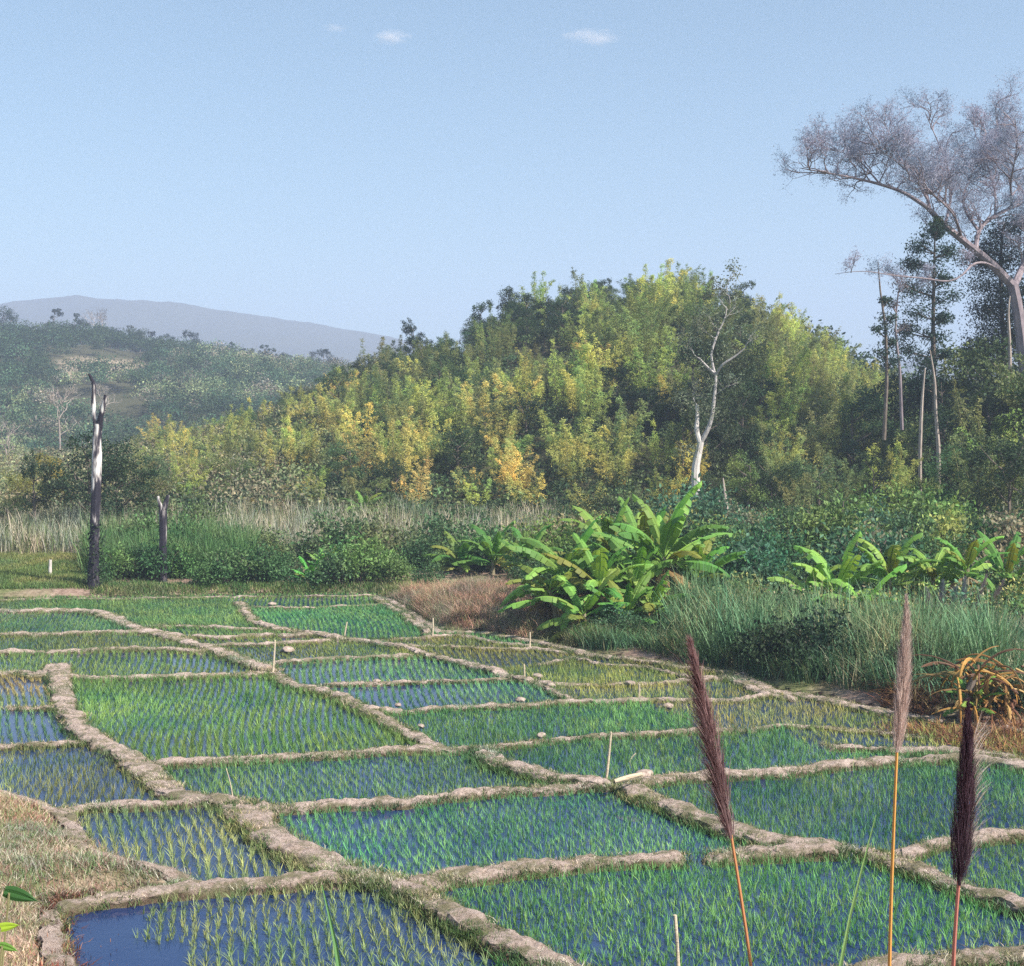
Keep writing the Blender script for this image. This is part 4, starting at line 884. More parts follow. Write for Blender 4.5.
for px_, py_, s_ in ((690,340,1.3),(705,385,1.2),(682,400,1.1),(725,350,1.3),(694,366,1.2),(735,330,1.1),(688,450,.8),(712,320,1.2),(708,410,.9)):
    n = 170; d = nrm(r_.normal(size=(n, 3)))*r_.uniform(.3, 1, (n, 1))*s_*np.array((1.2, .9, .9)); leaves(lm, at(px_, py_, y-.5)-b+d, r_.normal(size=(n, 3)), .2, .1)
link('crown', lm.mesh('crown', M['leaf']), e, (.2, .21, .15))
# grey stump near it
y = 90; x = (727-512)/F*y; b = (x, y, hz(x, y)-.1); e = empty('grey_stump', b, 'slim grey broken stump to the right below the white trunked tree', 'dead tree')
mb = MB(); pix_tube(mb, b, [(727,530,0),(727,512,0),(725,495,0),(723,478,0)], y, [.16,.14,.1,.04], seg=12); link('trunk', mb.mesh('trunk', M['tanbark']), e)
mb = MB(); pix_tube(mb, b, [(726,525,0),(721,512,0),(719,500,0)], y, [.12,.1,.05], seg=7); link('branch', mb.mesh('branch', M['tanbark']), e)
# giant bare tree at the right
y = 112; x = (1046-512)/F*y; b = np.array((x, y, hz(x, y)-.3))
e = empty('giant_tree', b, 'huge spreading tree with mauve leafless twigs reaching in from the right edge', 'tree')
tm, lm = MB(), MB(); r_ = np.random.default_rng(12); ends = []
LIMB = [([(1050,510,0),(1034,430,0),(1024,360,0),(1019,310,0),(1013,285,0)], [1.0,.8,.66,.6,.56]),
 ([(1013,286,0),(990,262,-.5),(970,246,-1),(945,226,-2),(928,208,-3)], [.5,.44,.38,.32,.26]),
 ([(928,208,-3),(905,192,-3.5),(880,184,-4),(855,178,-5),(828,173,-6),(800,168,-6)], [.22,.18,.15,.11,.08,.04]),
 ([(930,210,-3),(925,185,-2),(912,165,-2),(898,150,-1),(888,135,-1)], [.2,.15,.12,.09,.05]),
 ([(928,200,-3),(915,178,-4),(895,160,-5),(880,150,-6),(868,142,-6)], [.14,.12,.1,.07,.04]),
 ([(976,250,-1),(978,228,0),(994,216,1),(1012,207,2),(1040,196,3)], [.26,.22,.2,.16,.1]),
 ([(978,230,0),(965,212,1),(962,195,2),(970,180,2),(975,160,3)], [.16,.14,.12,.09,.05]),
 ([(995,216,1),(996,190,3),(985,160,3),(985,130,4)], [.13,.1,.08,.04]),
 ([(1013,288,0),(1030,250,3),(1045,215,5),(1050,170,6),(1040,130,7)], [.4,.32,.25,.18,.1]),
 ([(1045,215,5),(1020,190,6),(1005,160,7),(998,130,8),(995,105,8)], [.18,.15,.12,.08,.04]),
 ([(1000,270,-1),(985,262,-4),(972,262,-5),(962,278,-6),(950,283,-6),(925,278,-7),(895,276,-8),(862,270,-9),(835,274,-9)], [.14,.12,.1,.09,.08,.07,.05,.04,.02]),
 ([(945,226,-2),(952,195,0),(948,165,2),(935,135,3),(925,112,3)], [.16,.13,.1,.07,.04]), ([(880,184,-4),(860,160,-2),(838,150,0),(822,150,0)], [.1,.08,.06,.03]), ([(962,238,-1),(955,215,-5),(935,195,-8),(915,182,-9),(900,175,-9)], [.15,.12,.09,.06,.03]), ([(1012,207,2),(1010,180,-3),(1018,150,-6),(1015,120,-8)], [.14,.11,.08,.04]),
 ([(1050,180,6),(1070,140,6),(1080,110,6)], [.2,.15,.08]), ([(1030,250,3),(1070,220,-3),(1110,190,-8)], [.3,.2,.1])]
for pts, rad in LIMB:
    pix_tube(tm, b, pts, y, [q*.78 for q in rad], n=7, seg=3*len(pts), lump=.06)
for li, (pts, rad) in enumerate(LIMB):
    if li == 0: continue
    P = spline(np.array([at(px, py, y+dy) for px, py, dy in pts])-b, 16)
    low = li == 10; m = 7 if low else 14 if li not in (1,) else 4
    for k in range(m):
        i = r_.integers(4 if low else 3, 15) if k else 14; d = nrm(P[min(i, 15)]-P[i-2])
        out = nrm(np.array((r_.normal(0, .6), r_.normal(0, .8), abs(r_.normal(.5, .35)) if not low else r_.normal(.3, .3))))
        grow(tm, lm, P[i], d*.6+out, (1.2 if low else 2.0)*r_.uniform(.7, 1.15), .06 if not low else .04, 0, r_, .12, 3, ends, wob=.3)
link('trunk', tm.mesh('trunk', M['mauvebark']), e)
E = np.concatenate(ends); print('twig pts', len(E))
n = int(len(E)*.85); i = r_.integers(0, len(E), n)
leaves(lm, E[i]+r_.normal(0, .16, (n, 3)), r_.normal(size=(n, 3)), r_.uniform(.1, .24, n), r_.uniform(.03, .07, n))
link('crown', lm.mesh('crown', M['mauvetwig']), e)
mb = MB(); n = 900; c = at(937, 228, y-3)-b; d = nrm(r_.normal(size=(n, 3)))*r_.uniform(.3, 1, (n, 1))*np.array((.6, .6, 1.0))
leaves(mb, c+d, r_.normal(size=(n, 3)), .22, .12); link('epiphyte', mb.mesh('epiphyte', M['leaf']), e, (.12, .16, .05))
# tall slender trees
def tier_tree(name, px0, pts, y, rads, tiers, col, label, bark='bark', nper=210, rad=1.0):
    x = (px0-512)/F*y; b = np.array((x, y, hz(x, y)-.2)); e = empty(name, b, label, 'tree', 'slender trees at the right')
    tm = MB(); P0 = [(p[0], p[1], 0) for p in pts]; pix_tube(tm, b, P0, y, rads, n=7, seg=4*len(pts))
    lm = MB(); r = np.random.default_rng(px0)
    for px, py, w in tiers:
        c = at(px, py, y)-b; base = at(np.interp(py+8, [p[1] for p in pts][::-1], [p[0] for p in pts][::-1]), py+8, y)-b
        ww = w*y/F
        for q in range(3):
            cc = c+np.array((r.uniform(-.5, .5)*ww, r.uniform(-1, 1)*ww, r.uniform(-.2, .2)*ww)); tube(tm, spline([base, (base+cc)/2+np.array((0, 0, -.1)), cc], 5), np.linspace(.06, .02, 5), 4, cap=False)
            n = nper; d = nrm(r.normal(size=(n, 3)))*r.uniform(.2, 1, (n, 1))*np.array((ww*1.15, ww*1.15, ww*.8))*rad*r.uniform(.6, 1.25)
            leaves(lm, cc+d, r.normal(size=(n, 3)), r.uniform(.14, .3, n), r.uniform(.07, .13, n))
    link('trunk', tm.mesh('trunk', M[bark]), e)
    if tiers: link('crown', lm.mesh('crown', M['leaf']), e, col)
    return e
tier_tree('slender_tree', 936, [(937,480),(936,430),(934,380),(933,330),(934,280),(935,232)], 108, [.3,.26,.2,.16,.12,.05],
 [(935,232,14),(922,246,16),(946,250,14),(912,262,12),(930,270,20),(945,280,12),(915,288,16),(938,297,18),(918,312,18),(942,318,10),(910,330,14),(930,336,16),(915,350,18),(940,352,10),(925,362,14),(928,378,14),(915,385,10)], (.05, .085, .07), 'tall thin tree with dark leaf tiers under the left limb of the giant tree')
tier_tree('slender_tree', 1000, [(1006,480),(1006,420),(1004,360),(1002,310),(1000,260),(1004,225)], 118, [.35,.3,.26,.2,.15,.08],
 [(1004,232,18),(990,248,18),(1015,255,20),(978,262,12),(1000,270,24),(985,285,20),(1018,290,16),(1000,300,24),(982,312,18),(1010,318,22),(990,330,24),(1015,340,18),(980,345,14),(1000,352,22),(1020,225,14),(1018,310,20),(1020,335,20)], (.022, .038, .03), 'dense dark column shaped tree beside the trunk of the giant tree', nper=420, rad=1.35)
tier_tree('slender_tree', 885, [(884,440),(887,380),(886,330),(880,290),(878,262)], 104, [.16,.14,.12,.08,.04], [(884,300,8),(888,318,9),(880,330,8),(890,342,8),(882,352,10),(892,362,10)], (.06, .09, .07), 'thin vine draped tree at the left of the slender trees', nper=90)
tier_tree('slender_tree', 900, [(902,430),(900,370),(895,330),(898,290),(905,270)], 106, [.14,.12,.1,.07,.03], [(905,285,10),(893,305,10),(904,325,9)], (.18, .15, .18), 'thin mauve twigged tree right of the vine draped tree', 'mauvebark', nper=40)
x, y = (922-512)/F*95, 95; e = tier_tree('pole_trunk_tree', 920, [(920,500),(920,450),(922,400),(925,368)], 95, [.15,.13,.11,.05], [], None, 'straight pale leafless pole trunk in front of the right wood', 'tanbark')
e = tier_tree('pole_trunk_tree', 938, [(938,490),(939,450),(936,420),(935,380),(930,350)], 98, [.18,.16,.12,.09,.04], [], None, 'crooked pale trunk just right of the straight pole trunk', 'tanbark')
tier_tree('pole_trunk_tree', 1012, [(1010,400),(1010,350),(1008,310),(1010,296)], 105, [.16,.14,.12,.05], [], None, 'short pale dead trunk in front of the dark column tree', 'tanbark')
# ------------------------------------------------------------------ banana plants
def banana_leaf(r, L, Wd, az, el, droop, tear=.3, seg=22, off=None):
    mb = MB(); t = np.linspace(0, 1, seg+1)
    p = np.zeros((seg+1, 3)); ang = el; d = L/seg
    for k in range(1, seg+1):
        ang = el-droop*(t[k]**1.6); p[k] = p[k-1]+np.array((math.cos(ang), 0, math.sin(ang)))*d
    T = nrm(np.gradient(p, axis=0)); Nn = np.stack([-T[:, 2], 0*t, T[:, 0]], 1)
    prof = np.where(t < .16, 0.02, np.clip(np.sin(np.clip((t-.14)/.86, 0, 1)**.9*math.pi), 0, 1)**.36)
    w = Wd*.5*prof
    Rz = np.array([[math.cos(az), -math.sin(az), 0], [math.sin(az), math.cos(az), 0], [0, 0, 1]])
    fold = r.uniform(.15, .5)
    for s in (-1, 1):
        k0 = 0
        while k0 < seg:
            k1 = min(seg, k0+r.integers(1, 5)); ks = np.arange(k0, k1+1); sag = fold+r.uniform(0, 1.15)*(r.uniform() < .45+tear)
            shrink = np.ones(len(ks)); tw = np.zeros(len(ks)); 
            if k1 < seg: tw[-1] = -.25*d
            rows = []
            for c in (0, .5, 1.0):
                ww = w[ks]*c
                q = p[ks]+np.array((0, 1, 0))*(s*ww*math.cos(sag*c*.7))[:, None]+Nn[ks]*(ww*(.28 if c < .6 else .1)-ww*math.sin(sag*c)*.9)[:, None]+T[ks]*(tw*c+ww*.12*c)[:, None]
                rows.append(q)
            V = np.stack(rows, 1)@Rz.T; m = len(ks); i = np.arange(m-1)[:, None]*3; j = np.arange(2)[None]
            Q = np.stack([i+j, i+j+1, i+3+j+1, i+3+j], -1).reshape(-1, 4)
            a = np.tile([.75, .45, .4], m)+r.uniform(-.15, .15)
            mb.add(V.reshape(-1, 3), Q, a); k0 = k1
    tube(mb, p@Rz.T, np.linspace(.035, .006, seg+1), 5, .95, cap=False)
    if off is not None: mb.V = [v+np.asarray(off) for v in mb.V]
    return mb
M['banana'] = leafmat('banana_leaf', None, trans=.3, lo=.6, hi=1.4, rough=.55, spec=.25, tint=(1.1, 1.1, .5))
M['pseudo'] = solid('banana_stem', [(.3, (.16, .13, .07)), (.7, (.34, .30, .20))], 3, stretch=(3, 3, .8))
def banana(px, y, hstem, L, nl_, label, seed, group, lean=0, dead=2, bright=1.0, colr=None, elr=(.35, 1.35)):
    nl = nl_+5; L *= 1.12; bright *= .88; dead += 3 if group == GB else 0
    r = np.random.default_rng(seed); x = (px-512)/F*y; b = np.array((x, y, hz(x, y)-.1)); e = empty('banana_plant', b, label, 'banana plant', group)
    top = np.array((lean*hstem, r.uniform(-.1, .1)*hstem, hstem)); mb = MB(); P = spline([(0, 0, -.1), top*.5*np.array((.8, 1, 1)), top], 7)
    tube(mb, P, np.linspace(.17, .09, 7), 9, lump=.05); link('pseudostem', mb.mesh('pseudostem', M['pseudo']), e)
    for k in range(nl):
        az = k*2.4+r.uniform(-.3, .3); el = elr[1]-(elr[1]-elr[0])*(k/(nl-1))+r.uniform(-.12, .12); dr = r.uniform(.5, 1.5)
        m = banana_leaf(r, L*r.uniform(.75, 1.1), L*.25*r.uniform(.8, 1.15), az, el, dr, off=P[-1]-np.array((0, 0, .03*k)))
        c = np.array(colr or random.choice([(.22, .38, .08), (.17, .33, .07), (.28, .40, .09)]))*bright*r.uniform(.75, 1.25); 
        if r.uniform() < .14: c = np.array((.26, .27, .06))*r.uniform(.8, 1.1)
        if k == 0: c = c*np.array((1, 1.15, .9))
        link('leaf', m.mesh('leaf', M['banana']), e, c)
    for k in range(dead):
        m = banana_leaf(r, L*r.uniform(.5, .8), L*.12, r.uniform(0, 6.28), -.3, 1.1, off=P[-2])
        link('dead_leaf', m.mesh('dead_leaf', M['banana']), e, np.array((.36, .22, .11))*r.uniform(.7, 1.2))['label'] = 'withered brown hanging leaf'
    return e
GB = 'banana plants of the large clump'
banana(560, 57.5, 1.5, 2.4, 9, 'banana plant leaning left at the left end of the large clump, low arching leaves', 1, GB, -.3, 4, 1.2, elr=(-.05, 1.0))
banana(578, 58.5, 2.0, 2.7, 10, 'banana plant with long leaves second from the left of the large clump', 2, GB, -.25, 4, 1.1, elr=(.0, 1.2))
banana(598, 57, 1.7, 2.4, 9, 'banana plant in the front middle of the large clump with bright leaves', 3, GB, .05, 2, 1.2, elr=(0, 1.3))
banana(610, 61, 2.6, 2.4, 9, 'banana plant rising behind the middle of the large clump', 4, GB, 0, 3, .9)
banana(632, 57.5, 1.6, 2.3, 9, 'banana plant with brown hanging leaves right of the middle of the large clump', 5, GB, .1, 4, 1.0)
banana(663, 58.5, 2.6, 3.0, 10, 'tallest banana plant at the right of the large clump with upright leaves', 6, GB, .02, 3, 1.0, elr=(.15, 1.5))
banana(650, 61, 2.4, 2.5, 8, 'banana plant behind the tallest one of the large clump', 7, GB, -.1, 2, .85)
banana(648, 56, .9, 1.9, 7, 'small banana plant low in front of the tallest one', 11, GB, .2, 2, 1.1)
banana(588, 55.5, .8, 2.2, 8, 'low banana plant in front of the left half of the large clump', 52, GB, -.2, 3, 1.15, elr=(-.1, 1.1))
banana(690, 60, 1.5, 2.4, 8, 'banana plant at the right edge of the large clump', 53, GB, .2, 2, .95)
banana(625, 55.5, .7, 1.9, 7, 'low banana plant in front of the right half of the large clump', 54, GB, .1, 2, 1.0)
GR = 'banana plants of the right group'
banana(838, 56, 1.2, 2.5, 8, 'banana plant with upright bright leaves left in the right group', 21, GR, 0, 2, 1.25, elr=(.1, 1.4))
banana(812, 57, .8, 2.2, 7, 'low banana plant at the left end of the right group', 22, GR, -.2, 1, 1.0)
banana(862, 54, .9, 2.2, 8, 'low spreading banana plant in the middle of the right group with yellow leaves', 23, GR, .1, 3, 1.3, elr=(0, 1.1))
banana(890, 57, 1.5, 2.3, 7, 'banana plant right in the right group with one leaf raised above the shrubs', 24, GR, 0, 2, 1.0)
banana(930, 57, 1.5, 1.9, 7, 'banana plant left of the tangled dead leaves', 25, GR, .1, 2, 1.0)
banana(966, 56, 1.9, 1.8, 6, 'banana plant with tangled withered leaves near the right edge', 26, GR, .05, 7, 1.0)
banana(1008, 58, 1.2, 2.0, 6, 'banana plant at the right edge above the reeds', 27, GR, 0, 2, .9)
GL = 'small banana plants behind the paddies'
banana(310, 74.3, .4, 1.4, 6, 'small bright banana plant at the far paddy edge', 31, GL, 0, 0, 1.5, (.14, .36, .06))
banana(325, 76, .7, 1.5, 6, 'small banana plant just behind the bright one at the far paddy edge', 32, GL, 0, 1, 1.2)
banana(352, 76, .4, 1.5, 6, 'small banana plant above the dense far paddy', 33, GL, 0, 0, 1.2)
banana(378, 77, .5, 1.4, 6, 'small banana plant left behind the dry mound', 34, GL, 0, 0, 1.2)
banana(462, 77, .7, 2.3, 8, 'banana plant behind the dry mound, left one of the pair', 35, GL, -.1, 1, .8)
banana(492, 76, .9, 2.3, 8, 'banana plant behind the dry mound, right one of the pair', 36, GL, .1, 2, .85)
banana(364, 98, 1.2, 1.9, 7, 'banana plant at the foot of the golden bamboo', 37, GL, 0, 1, .8)
banana(528, 70, 1.5, 2.0, 7, 'banana plant just behind the left tip of the large clump', 38, GL, 0, 2, .75)
# ------------------------------------------------------------------ dead banana heap at right
y = 39.2; x = (986-512)/F*y; b = np.array((x, y, hz(x, y)+.1)); e = empty('dead_banana_plant', b, 'collapsed dead plant with orange brown fronds at the right bank edge', 'dead plant')
mb = MB(); tube(mb, spline([(-.6, 0, 0), (-.5, .1, .6), (-.25, .1, 1.25)], 7), np.linspace(.15, .1, 7), 8, lump=.1); link('stem', mb.mesh('stem', M['bark']), e)
r_ = np.random.default_rng(3)
for k in range(80):
    az = r_.uniform(0, 6.28); m = banana_leaf(r_, r_.uniform(.8, 1.9), r_.uniform(.05, .2), az, r_.uniform(-.7, .9), r_.uniform(.7, 2.2), off=np.array((r_.uniform(-.7, 1.0), r_.uniform(-.3, .5), r_.uniform(.35, 1.75))))
    link('dead_frond', m.mesh('dead_frond', M['banana']), e, np.array([(.50, .26, .08), (.34, .16, .06), (.20, .09, .06), (.46, .28, .12)][k % 4])*r_.uniform(.7, 1.1))
banana(978, 39.2, .9, 1.0, 6, 'small green sprout growing out of the dead orange fronds', 41, None, 0, 0, .9)
X, Y = scatter([(905,725),(960,722),(1060,735),(1060,765),(985,752),(930,740),(880,735),(890,700),(960,705)], 1500)
grass('dead_fronds_litter', X, Y, .6, .04, [(.36, .15, .09), (.2, .08, .06), (.42, .22, .10), (.12, .06, .05)], 'reddish brown dead frond litter around the collapsed plant', 8, .1, 1.2, 1.6, cat='litter')
# ------------------------------------------------------------------ plumed grass stems in front
M['plume'] = leafmat('plume_hair', None, trans=.35, lo=.6, hi=1.4, rough=.8, spec=.1, tint=(1, .9, .9))
M['stalk'] = leafmat('grass_stalk', None, trans=.0, lo=.8, hi=1.2)
def plume_stem(name, y, stem_px, plume_px, w, col, stemcol, label, cat, group, n=900, fluff=.5, side=0, base_y=None, rad=.006, seed=1, hl=.09, wisp=None):
    r = np.random.default_rng(seed)
    P0 = at(*stem_px[0], y); gx, gy = P0[0], y; b = np.array((gx, gy, hz(gx, gy)-.05)); e = empty(name, b, label, cat, group)
    pts = [np.zeros(3)]+[at(px, py, y)-b for px, py in stem_px]; mb = MB(); sp_ = spline(pts, 22)
    tube(mb, sp_, np.linspace(rad*1.3, rad*.7, 22), 7, np.linspace(.2, .8, 22), cap=False); link('stem', mb.mesh('stem', M['stalk']), e, stemcol)
    Q = spline([at(px, py, y)-b for px, py in plume_px], 30); mb = MB(); tube(mb, Q, np.linspace(rad*.9, rad*.25, 30), 5, .3, cap=False)
    t = r.uniform(0, 1, n)**.9; C = np.stack([np.interp(t, np.linspace(0, 1, 30), Q[:, k]) for k in range(3)], 1)
    ax = nrm(Q[-1]-Q[0]); th = r.uniform(0, 6.28, n)
    env = np.clip(np.sin(np.clip(t*.92+.08, 0, 1)**.62*math.pi), 0, 1)**.8
    u = nrm(np.cross(ax, (0, 1, 0))); v = np.cross(ax, u); rd = np.cos(th)[:, None]*u+np.sin(th)[:, None]*v
    if side: rd = nrm(rd+u*side*.9)
    dr = nrm(ax+rd*(fluff*(.35+.65*r.uniform(0, 1, n)))[:, None]); Ln = hl*(.25+.85*env)*r.uniform(.6, 1.3, n)
    blades(mb, C+rd*(w*.35*env*r.uniform(0, 1, n))[:, None], dr, Ln, r.uniform(.0010, .0024, n)*(hl/.08), r.uniform(0, .3, n), 3)
    link('plume', mb.mesh('plume', M['plume']), e, col)
    if wisp:
        ws, wc, wn = wisp; mb = MB(); t = r.uniform(.08, .8, wn); C = np.stack([np.interp(t, np.linspace(0, 1, 30), Q[:, k]) for k in range(3)], 1)
        dr = nrm(ax+u*ws*r.uniform(.25, .6, (wn, 1))+r.normal(0, .1, (wn, 3))); blades(mb, C+u*ws*w*.18, dr, hl*r.uniform(.7, 1.5, wn), r.uniform(.001, .002, wn), r.uniform(0, .3, wn), 3)
        link('loose_or_lit_hairs', mb.mesh('loose_or_lit_hairs', M['plume']), e, wc)
    return e
GP = 'plumed grass stems in front'
plume_stem('plumed_grass', 4.0, [(755,985),(745,925),(737,870),(731,835)], [(731,838),(722,790),(711,735),(701,690),(691,642)], .05, (.33, .19, .21), (.50, .20, .10), 'leaning grass stem with feathery maroon plume, left one of the three in front', 'grass plume', GP, 1700, .26, side=.4, seed=3, hl=.10, wisp=(-1 if False else 1, (.3, .18, .2), 160))
plume_stem('plumed_grass', 4.0, [(889,985),(891,900),(894,820),(897,750)], [(897,752),(901,710),(904,665),(906,625),(906,598)], .05, (.66, .52, .52), (.58, .28, .09), 'upright grass stem with pale pink compact plume, middle one of the three in front', 'grass plume', GP, 2600, .16, seed=4, hl=.06)
plume_stem('plumed_grass', 3.7, [(952,985),(955,930),(957,900),(959,880)], [(959,885),(961,845),(965,800),(967,750),(968,704)], .075, (.10, .06, .09), (.45, .16, .14), 'dark purple plume on red stem, right one of the three in front', 'grass plume', GP, 3000, .12, seed=5, hl=.07, rad=.007, wisp=(-1, (.7, .6, .6), 260))  # shade put into the dark plume colour, sunlit fringe into the pale side hairs
r5 = D.objects[-1]
# small grey plumes above the reeds
for k, (px, ty) in enumerate(((930,590),(941,582),(952,588),(962,578),(976,576),(990,580))):
    yy = 52+k*.4; dx = [-3, 2, 4, 3, 10, 14][k]
    plume_stem('reed_plume', yy, [(px-dx, 650), (px-dx*.6, 620)], [(px-dx*.6, 622), (px, 605), (px+dx, ty)], .2, (.3, .25, .28), (.25, .25, .14), ['grey reed plume, first from the left of the cluster above the right reeds', 'grey reed plume, second from the left of the cluster above the right reeds', 'grey reed plume, third from the left of the cluster above the right reeds', 'grey reed plume, fourth from the left of the cluster above the right reeds', 'leaning grey reed plume next to last at the right of the cluster', 'most slanted grey reed plume at the right end of the cluster'][k], 'grass plume', 'grey plumes above the reeds', 420, .25, seed=60+k, hl=.5, rad=.02)
    o = [c for c in D.objects if c.name.startswith('plume')][-1]
# single blades of grass in front
def blade_thing(name, px0, py0, px1, py1, y, w, col, label, n=1, sway=0):
    p0 = at(px0, 985, y); b = np.array((p0[0], y, hz(p0[0], y)-.05)); e = empty(name, b, label, 'grass', None)
    top = at(px1, py1, y)-b; mid = at(px0, 975, y)-b; P = spline([(0, 0, 0), mid, (mid+top)/2+np.array((sway, 0, 0)), top], 14)
    wd = w*np.sin(np.clip(np.linspace(.35, 1, 14), 0, 1)*math.pi*.97)+.0006; V = []
    for p, q in zip(P, wd): V += [p+np.array((-q/2, 0, 0)), p+np.array((0, .25*q, 0)), p+np.array((q/2, 0, 0))]
    Q = [[3*i+j, 3*i+j+1, 3*i+j+4, 3*i+j+3] for i in range(13) for j in (0, 1)]
    m = MB(); m.add(V, Q, np.tile([.4, .7, .5], 14)); link('blade', m.mesh('blade', M['leaf']), e, col)
blade_thing('grass_blade', 834, 0, 876, 815, 4.2, .022, (.26, .4, .17), 'long green grass blade between the left and middle plumes')
blade_thing('grass_blade', 343, 0, 322, 885, 3.6, .028, (.26, .38, .15), 'broad green grass blade at the bottom, over the left end of the diagonal bund')
blade_thing('grass_blade', 222, 0, 215, 915, 4.0, .009, (.3, .38, .18), 'thin upright green grass blade over the lower left paddy')
blade_thing('grass_blade', 240, 0, 238, 950, 4.0, .010, (.3, .38, .18), 'short green grass tip right of the thin upright blade')
blade_thing('grass_blade', 872, 0, 866, 955, 4.1, .010, (.4, .45, .2), 'short pale grass tip left of the middle stem')
blade_thing('dry_grass', 806, 0, 814, 925, 4.4, .004, (.4, .4, .22), 'very thin grey green grass stem left of the long blade')
blade_thing('grass_blade', 312, 0, 307, 945, 3.9, .006, (.3, .38, .18), 'thin grass tip left of the broad blade at the bottom')
blade_thing('dry_grass', 878, 0, 917, 945, 4.3, .008, (.5, .42, .28), 'dry straw stem leaning right behind the middle plume stem', sway=.0)
# broad leaves bottom left
def heart_leaf(px, py, y, size, col, label, ang, vert=True):
    c = at(px, py, y); b = np.array((c[0]-.05, y, hz(c[0], y)-.05)); e = empty('broad_leaved_weed', b, label, 'weed')
    mb = MB(); tube(mb, spline([(0, 0, 0), (c-b)*.6+np.array((-.04, 0, 0)), c-b], 9), .004, 5, cap=False); link('stem', mb.mesh('stem', M['culm']), e)
    t = np.linspace(0, 1, 11); w = size*.62*np.sin(np.clip(t*.95+.12, 0, 1)**.7*math.pi)**.8; V = []
    ca, sa = math.cos(ang), math.sin(ang)
    for tt, ww in zip(t, w):
        for s, dz in ((-1, .06), (-.5, .01), (0, .05), (.5, .01), (1, .06)):
            lx = (tt-.15)*size*1.5; ly = s*ww*.5; V.append(((lx*ca-ly*sa), (dz+.25*math.sin(tt*2))*size*.7, lx*sa+ly*ca))
    V = np.array(V)+(c-b); Q = [[5*i+j, 5*i+j+1, 5*i+j+6, 5*i+j+5] for i in range(10) for j in range(4)]
    m = MB(); m.add(V, Q, np.tile([.5, .4, .7, .4, .5], 11)); link('leaf', m.mesh('leaf', M['banana']), e, col)
heart_leaf(9, 893, 5.0, .085, (.05, .13, .045), 'dark green heart shaped leaf in the lower left corner', -.35)
heart_leaf(0, 928, 4.6, .05, (.42, .55, .06), 'bright yellow green leaf at the left edge near the bottom', .1)
heart_leaf(2, 946, 4.7, .045, (.2, .35, .08), 'mid green leaf below the bright yellow one at the left edge', -.4)
# weeds sprawling at the lower left, nearer
X, Y = fan(500, -20, 45, 12, 20)
# ------------------------------------------------------------------ stakes, post, pieces of wood, clods
def stake(px0, py0, px1, py1, rad, label, name='bamboo_stake', cat='stake', z0=0.0, col='stake', group='stakes in the paddies'):
    g = gp(px0, py0, z0); y = g[1]; top = at(px1, py1, y)-g; mb = MB()
    P = spline([(0, 0, -.3), top*.5+np.array((rad*.6, 0, 0)), top], 9); tube(mb, P, np.linspace(rad, rad*.75, 9), 8, lump=.12)
    o = link(name, mb.mesh(name, M[col])); o.location = g; return tag(o, label, cat, group)
stake(605, 779, 611, 732, .035, 'slim bamboo stake leaning over the bund in the middle of the paddies', z0=.15)
stake(272, 672, 275, 640, .04, 'pale stake at the bund junction left of centre', z0=.15)
stake(343, 636, 347, 622, .04, 'short pale stake at the front of the dense far paddy')
stake(432, 637, 433, 618, .04, 'upright pale stake beside the dry mound', z0=.1)
stake(529, 648, 530, 632, .04, 'small stake before the banana clump shadow', z0=.1)
stake(638, 698, 639, 684, .045, 'short stake in the yellowish paddy', z0=.05)
stake(524, 676, 524, 664, .035, 'tiny stake at the tip of the long diagonal bund', z0=.1)
stake(235, 800, 226, 768, .012, 'thin dry twig standing at the left bund junction', name='dry_twig', cat='twig', z0=.1, group='dry twigs')
stake(625, 762, 636, 753, .02, 'thin dry twig beside the leaning bamboo stake', name='dry_twig', cat='twig', z0=.0, group='dry twigs')
stake(679, 1002, 675, 915, .032, 'pale bamboo stake rising from the bottom edge left of the leaning plume')
g = gp(49, 572, 1.0); y = 76; x = (49-512)/F*y; mb = MB(); tube(mb, [(0, 0, 0), (0, 0, .5), (.02, 0, .95)], [.10, .09, .08], 8, lump=.06)
o = link('white_post', mb.mesh('white_post', M['palebark'])); o.location = (x, y, hz(x, y)-.05); tag(o, 'short white post in the meadow at the left', 'post')
g = gp(628, 779, .42); mb = MB(); tube(mb, spline([(-.32, 0, 0), (0, .02, .03), (.34, 0, .05)], 7), [.05, .055, .06, .06, .058, .05, .045], 8, lump=.08)
o = link('cut_log', mb.mesh('cut_log', M['stake'])); o.location = g; o.rotation_euler = (0, -.12, .25); tag(o, 'pale cut piece of wood lying on the bund by the leaning stake', 'log')
M['clod'] = solid('dry_clod', [(.3, (.2, .14, .11)), (.7, (.52, .42, .36))], 9, bump=.6)
def clod(px, py, s, label, z=.13):
    s *= .5
    import bmesh
    bm = bmesh.new(); bmesh.ops.create_icosphere(bm, subdivisions=3, radius=s)
    for v in bm.verts:
        c = v.co; k = 1+1.0*float(fbm(np.array([c.x/s*1.3+px]), np.array([c.y/s*1.3+c.z/s*.9]), 3, 7)[0]); v.co = (c.x*k*1.35, c.y*k, c.z*k*.62)
    m = D.meshes.new('earth_clod'); bm.to_mesh(m); bm.free(); m.materials.append(M['clod']); m.polygons.foreach_set('use_smooth', [True]*len(m.polygons))
    o = link('earth_clod', m); o.location = gp(px, py, z); o.rotation_euler = (0, 0, random.uniform(0, 6)); return tag(o, label, 'clod', 'dry earth clods on the bunds')
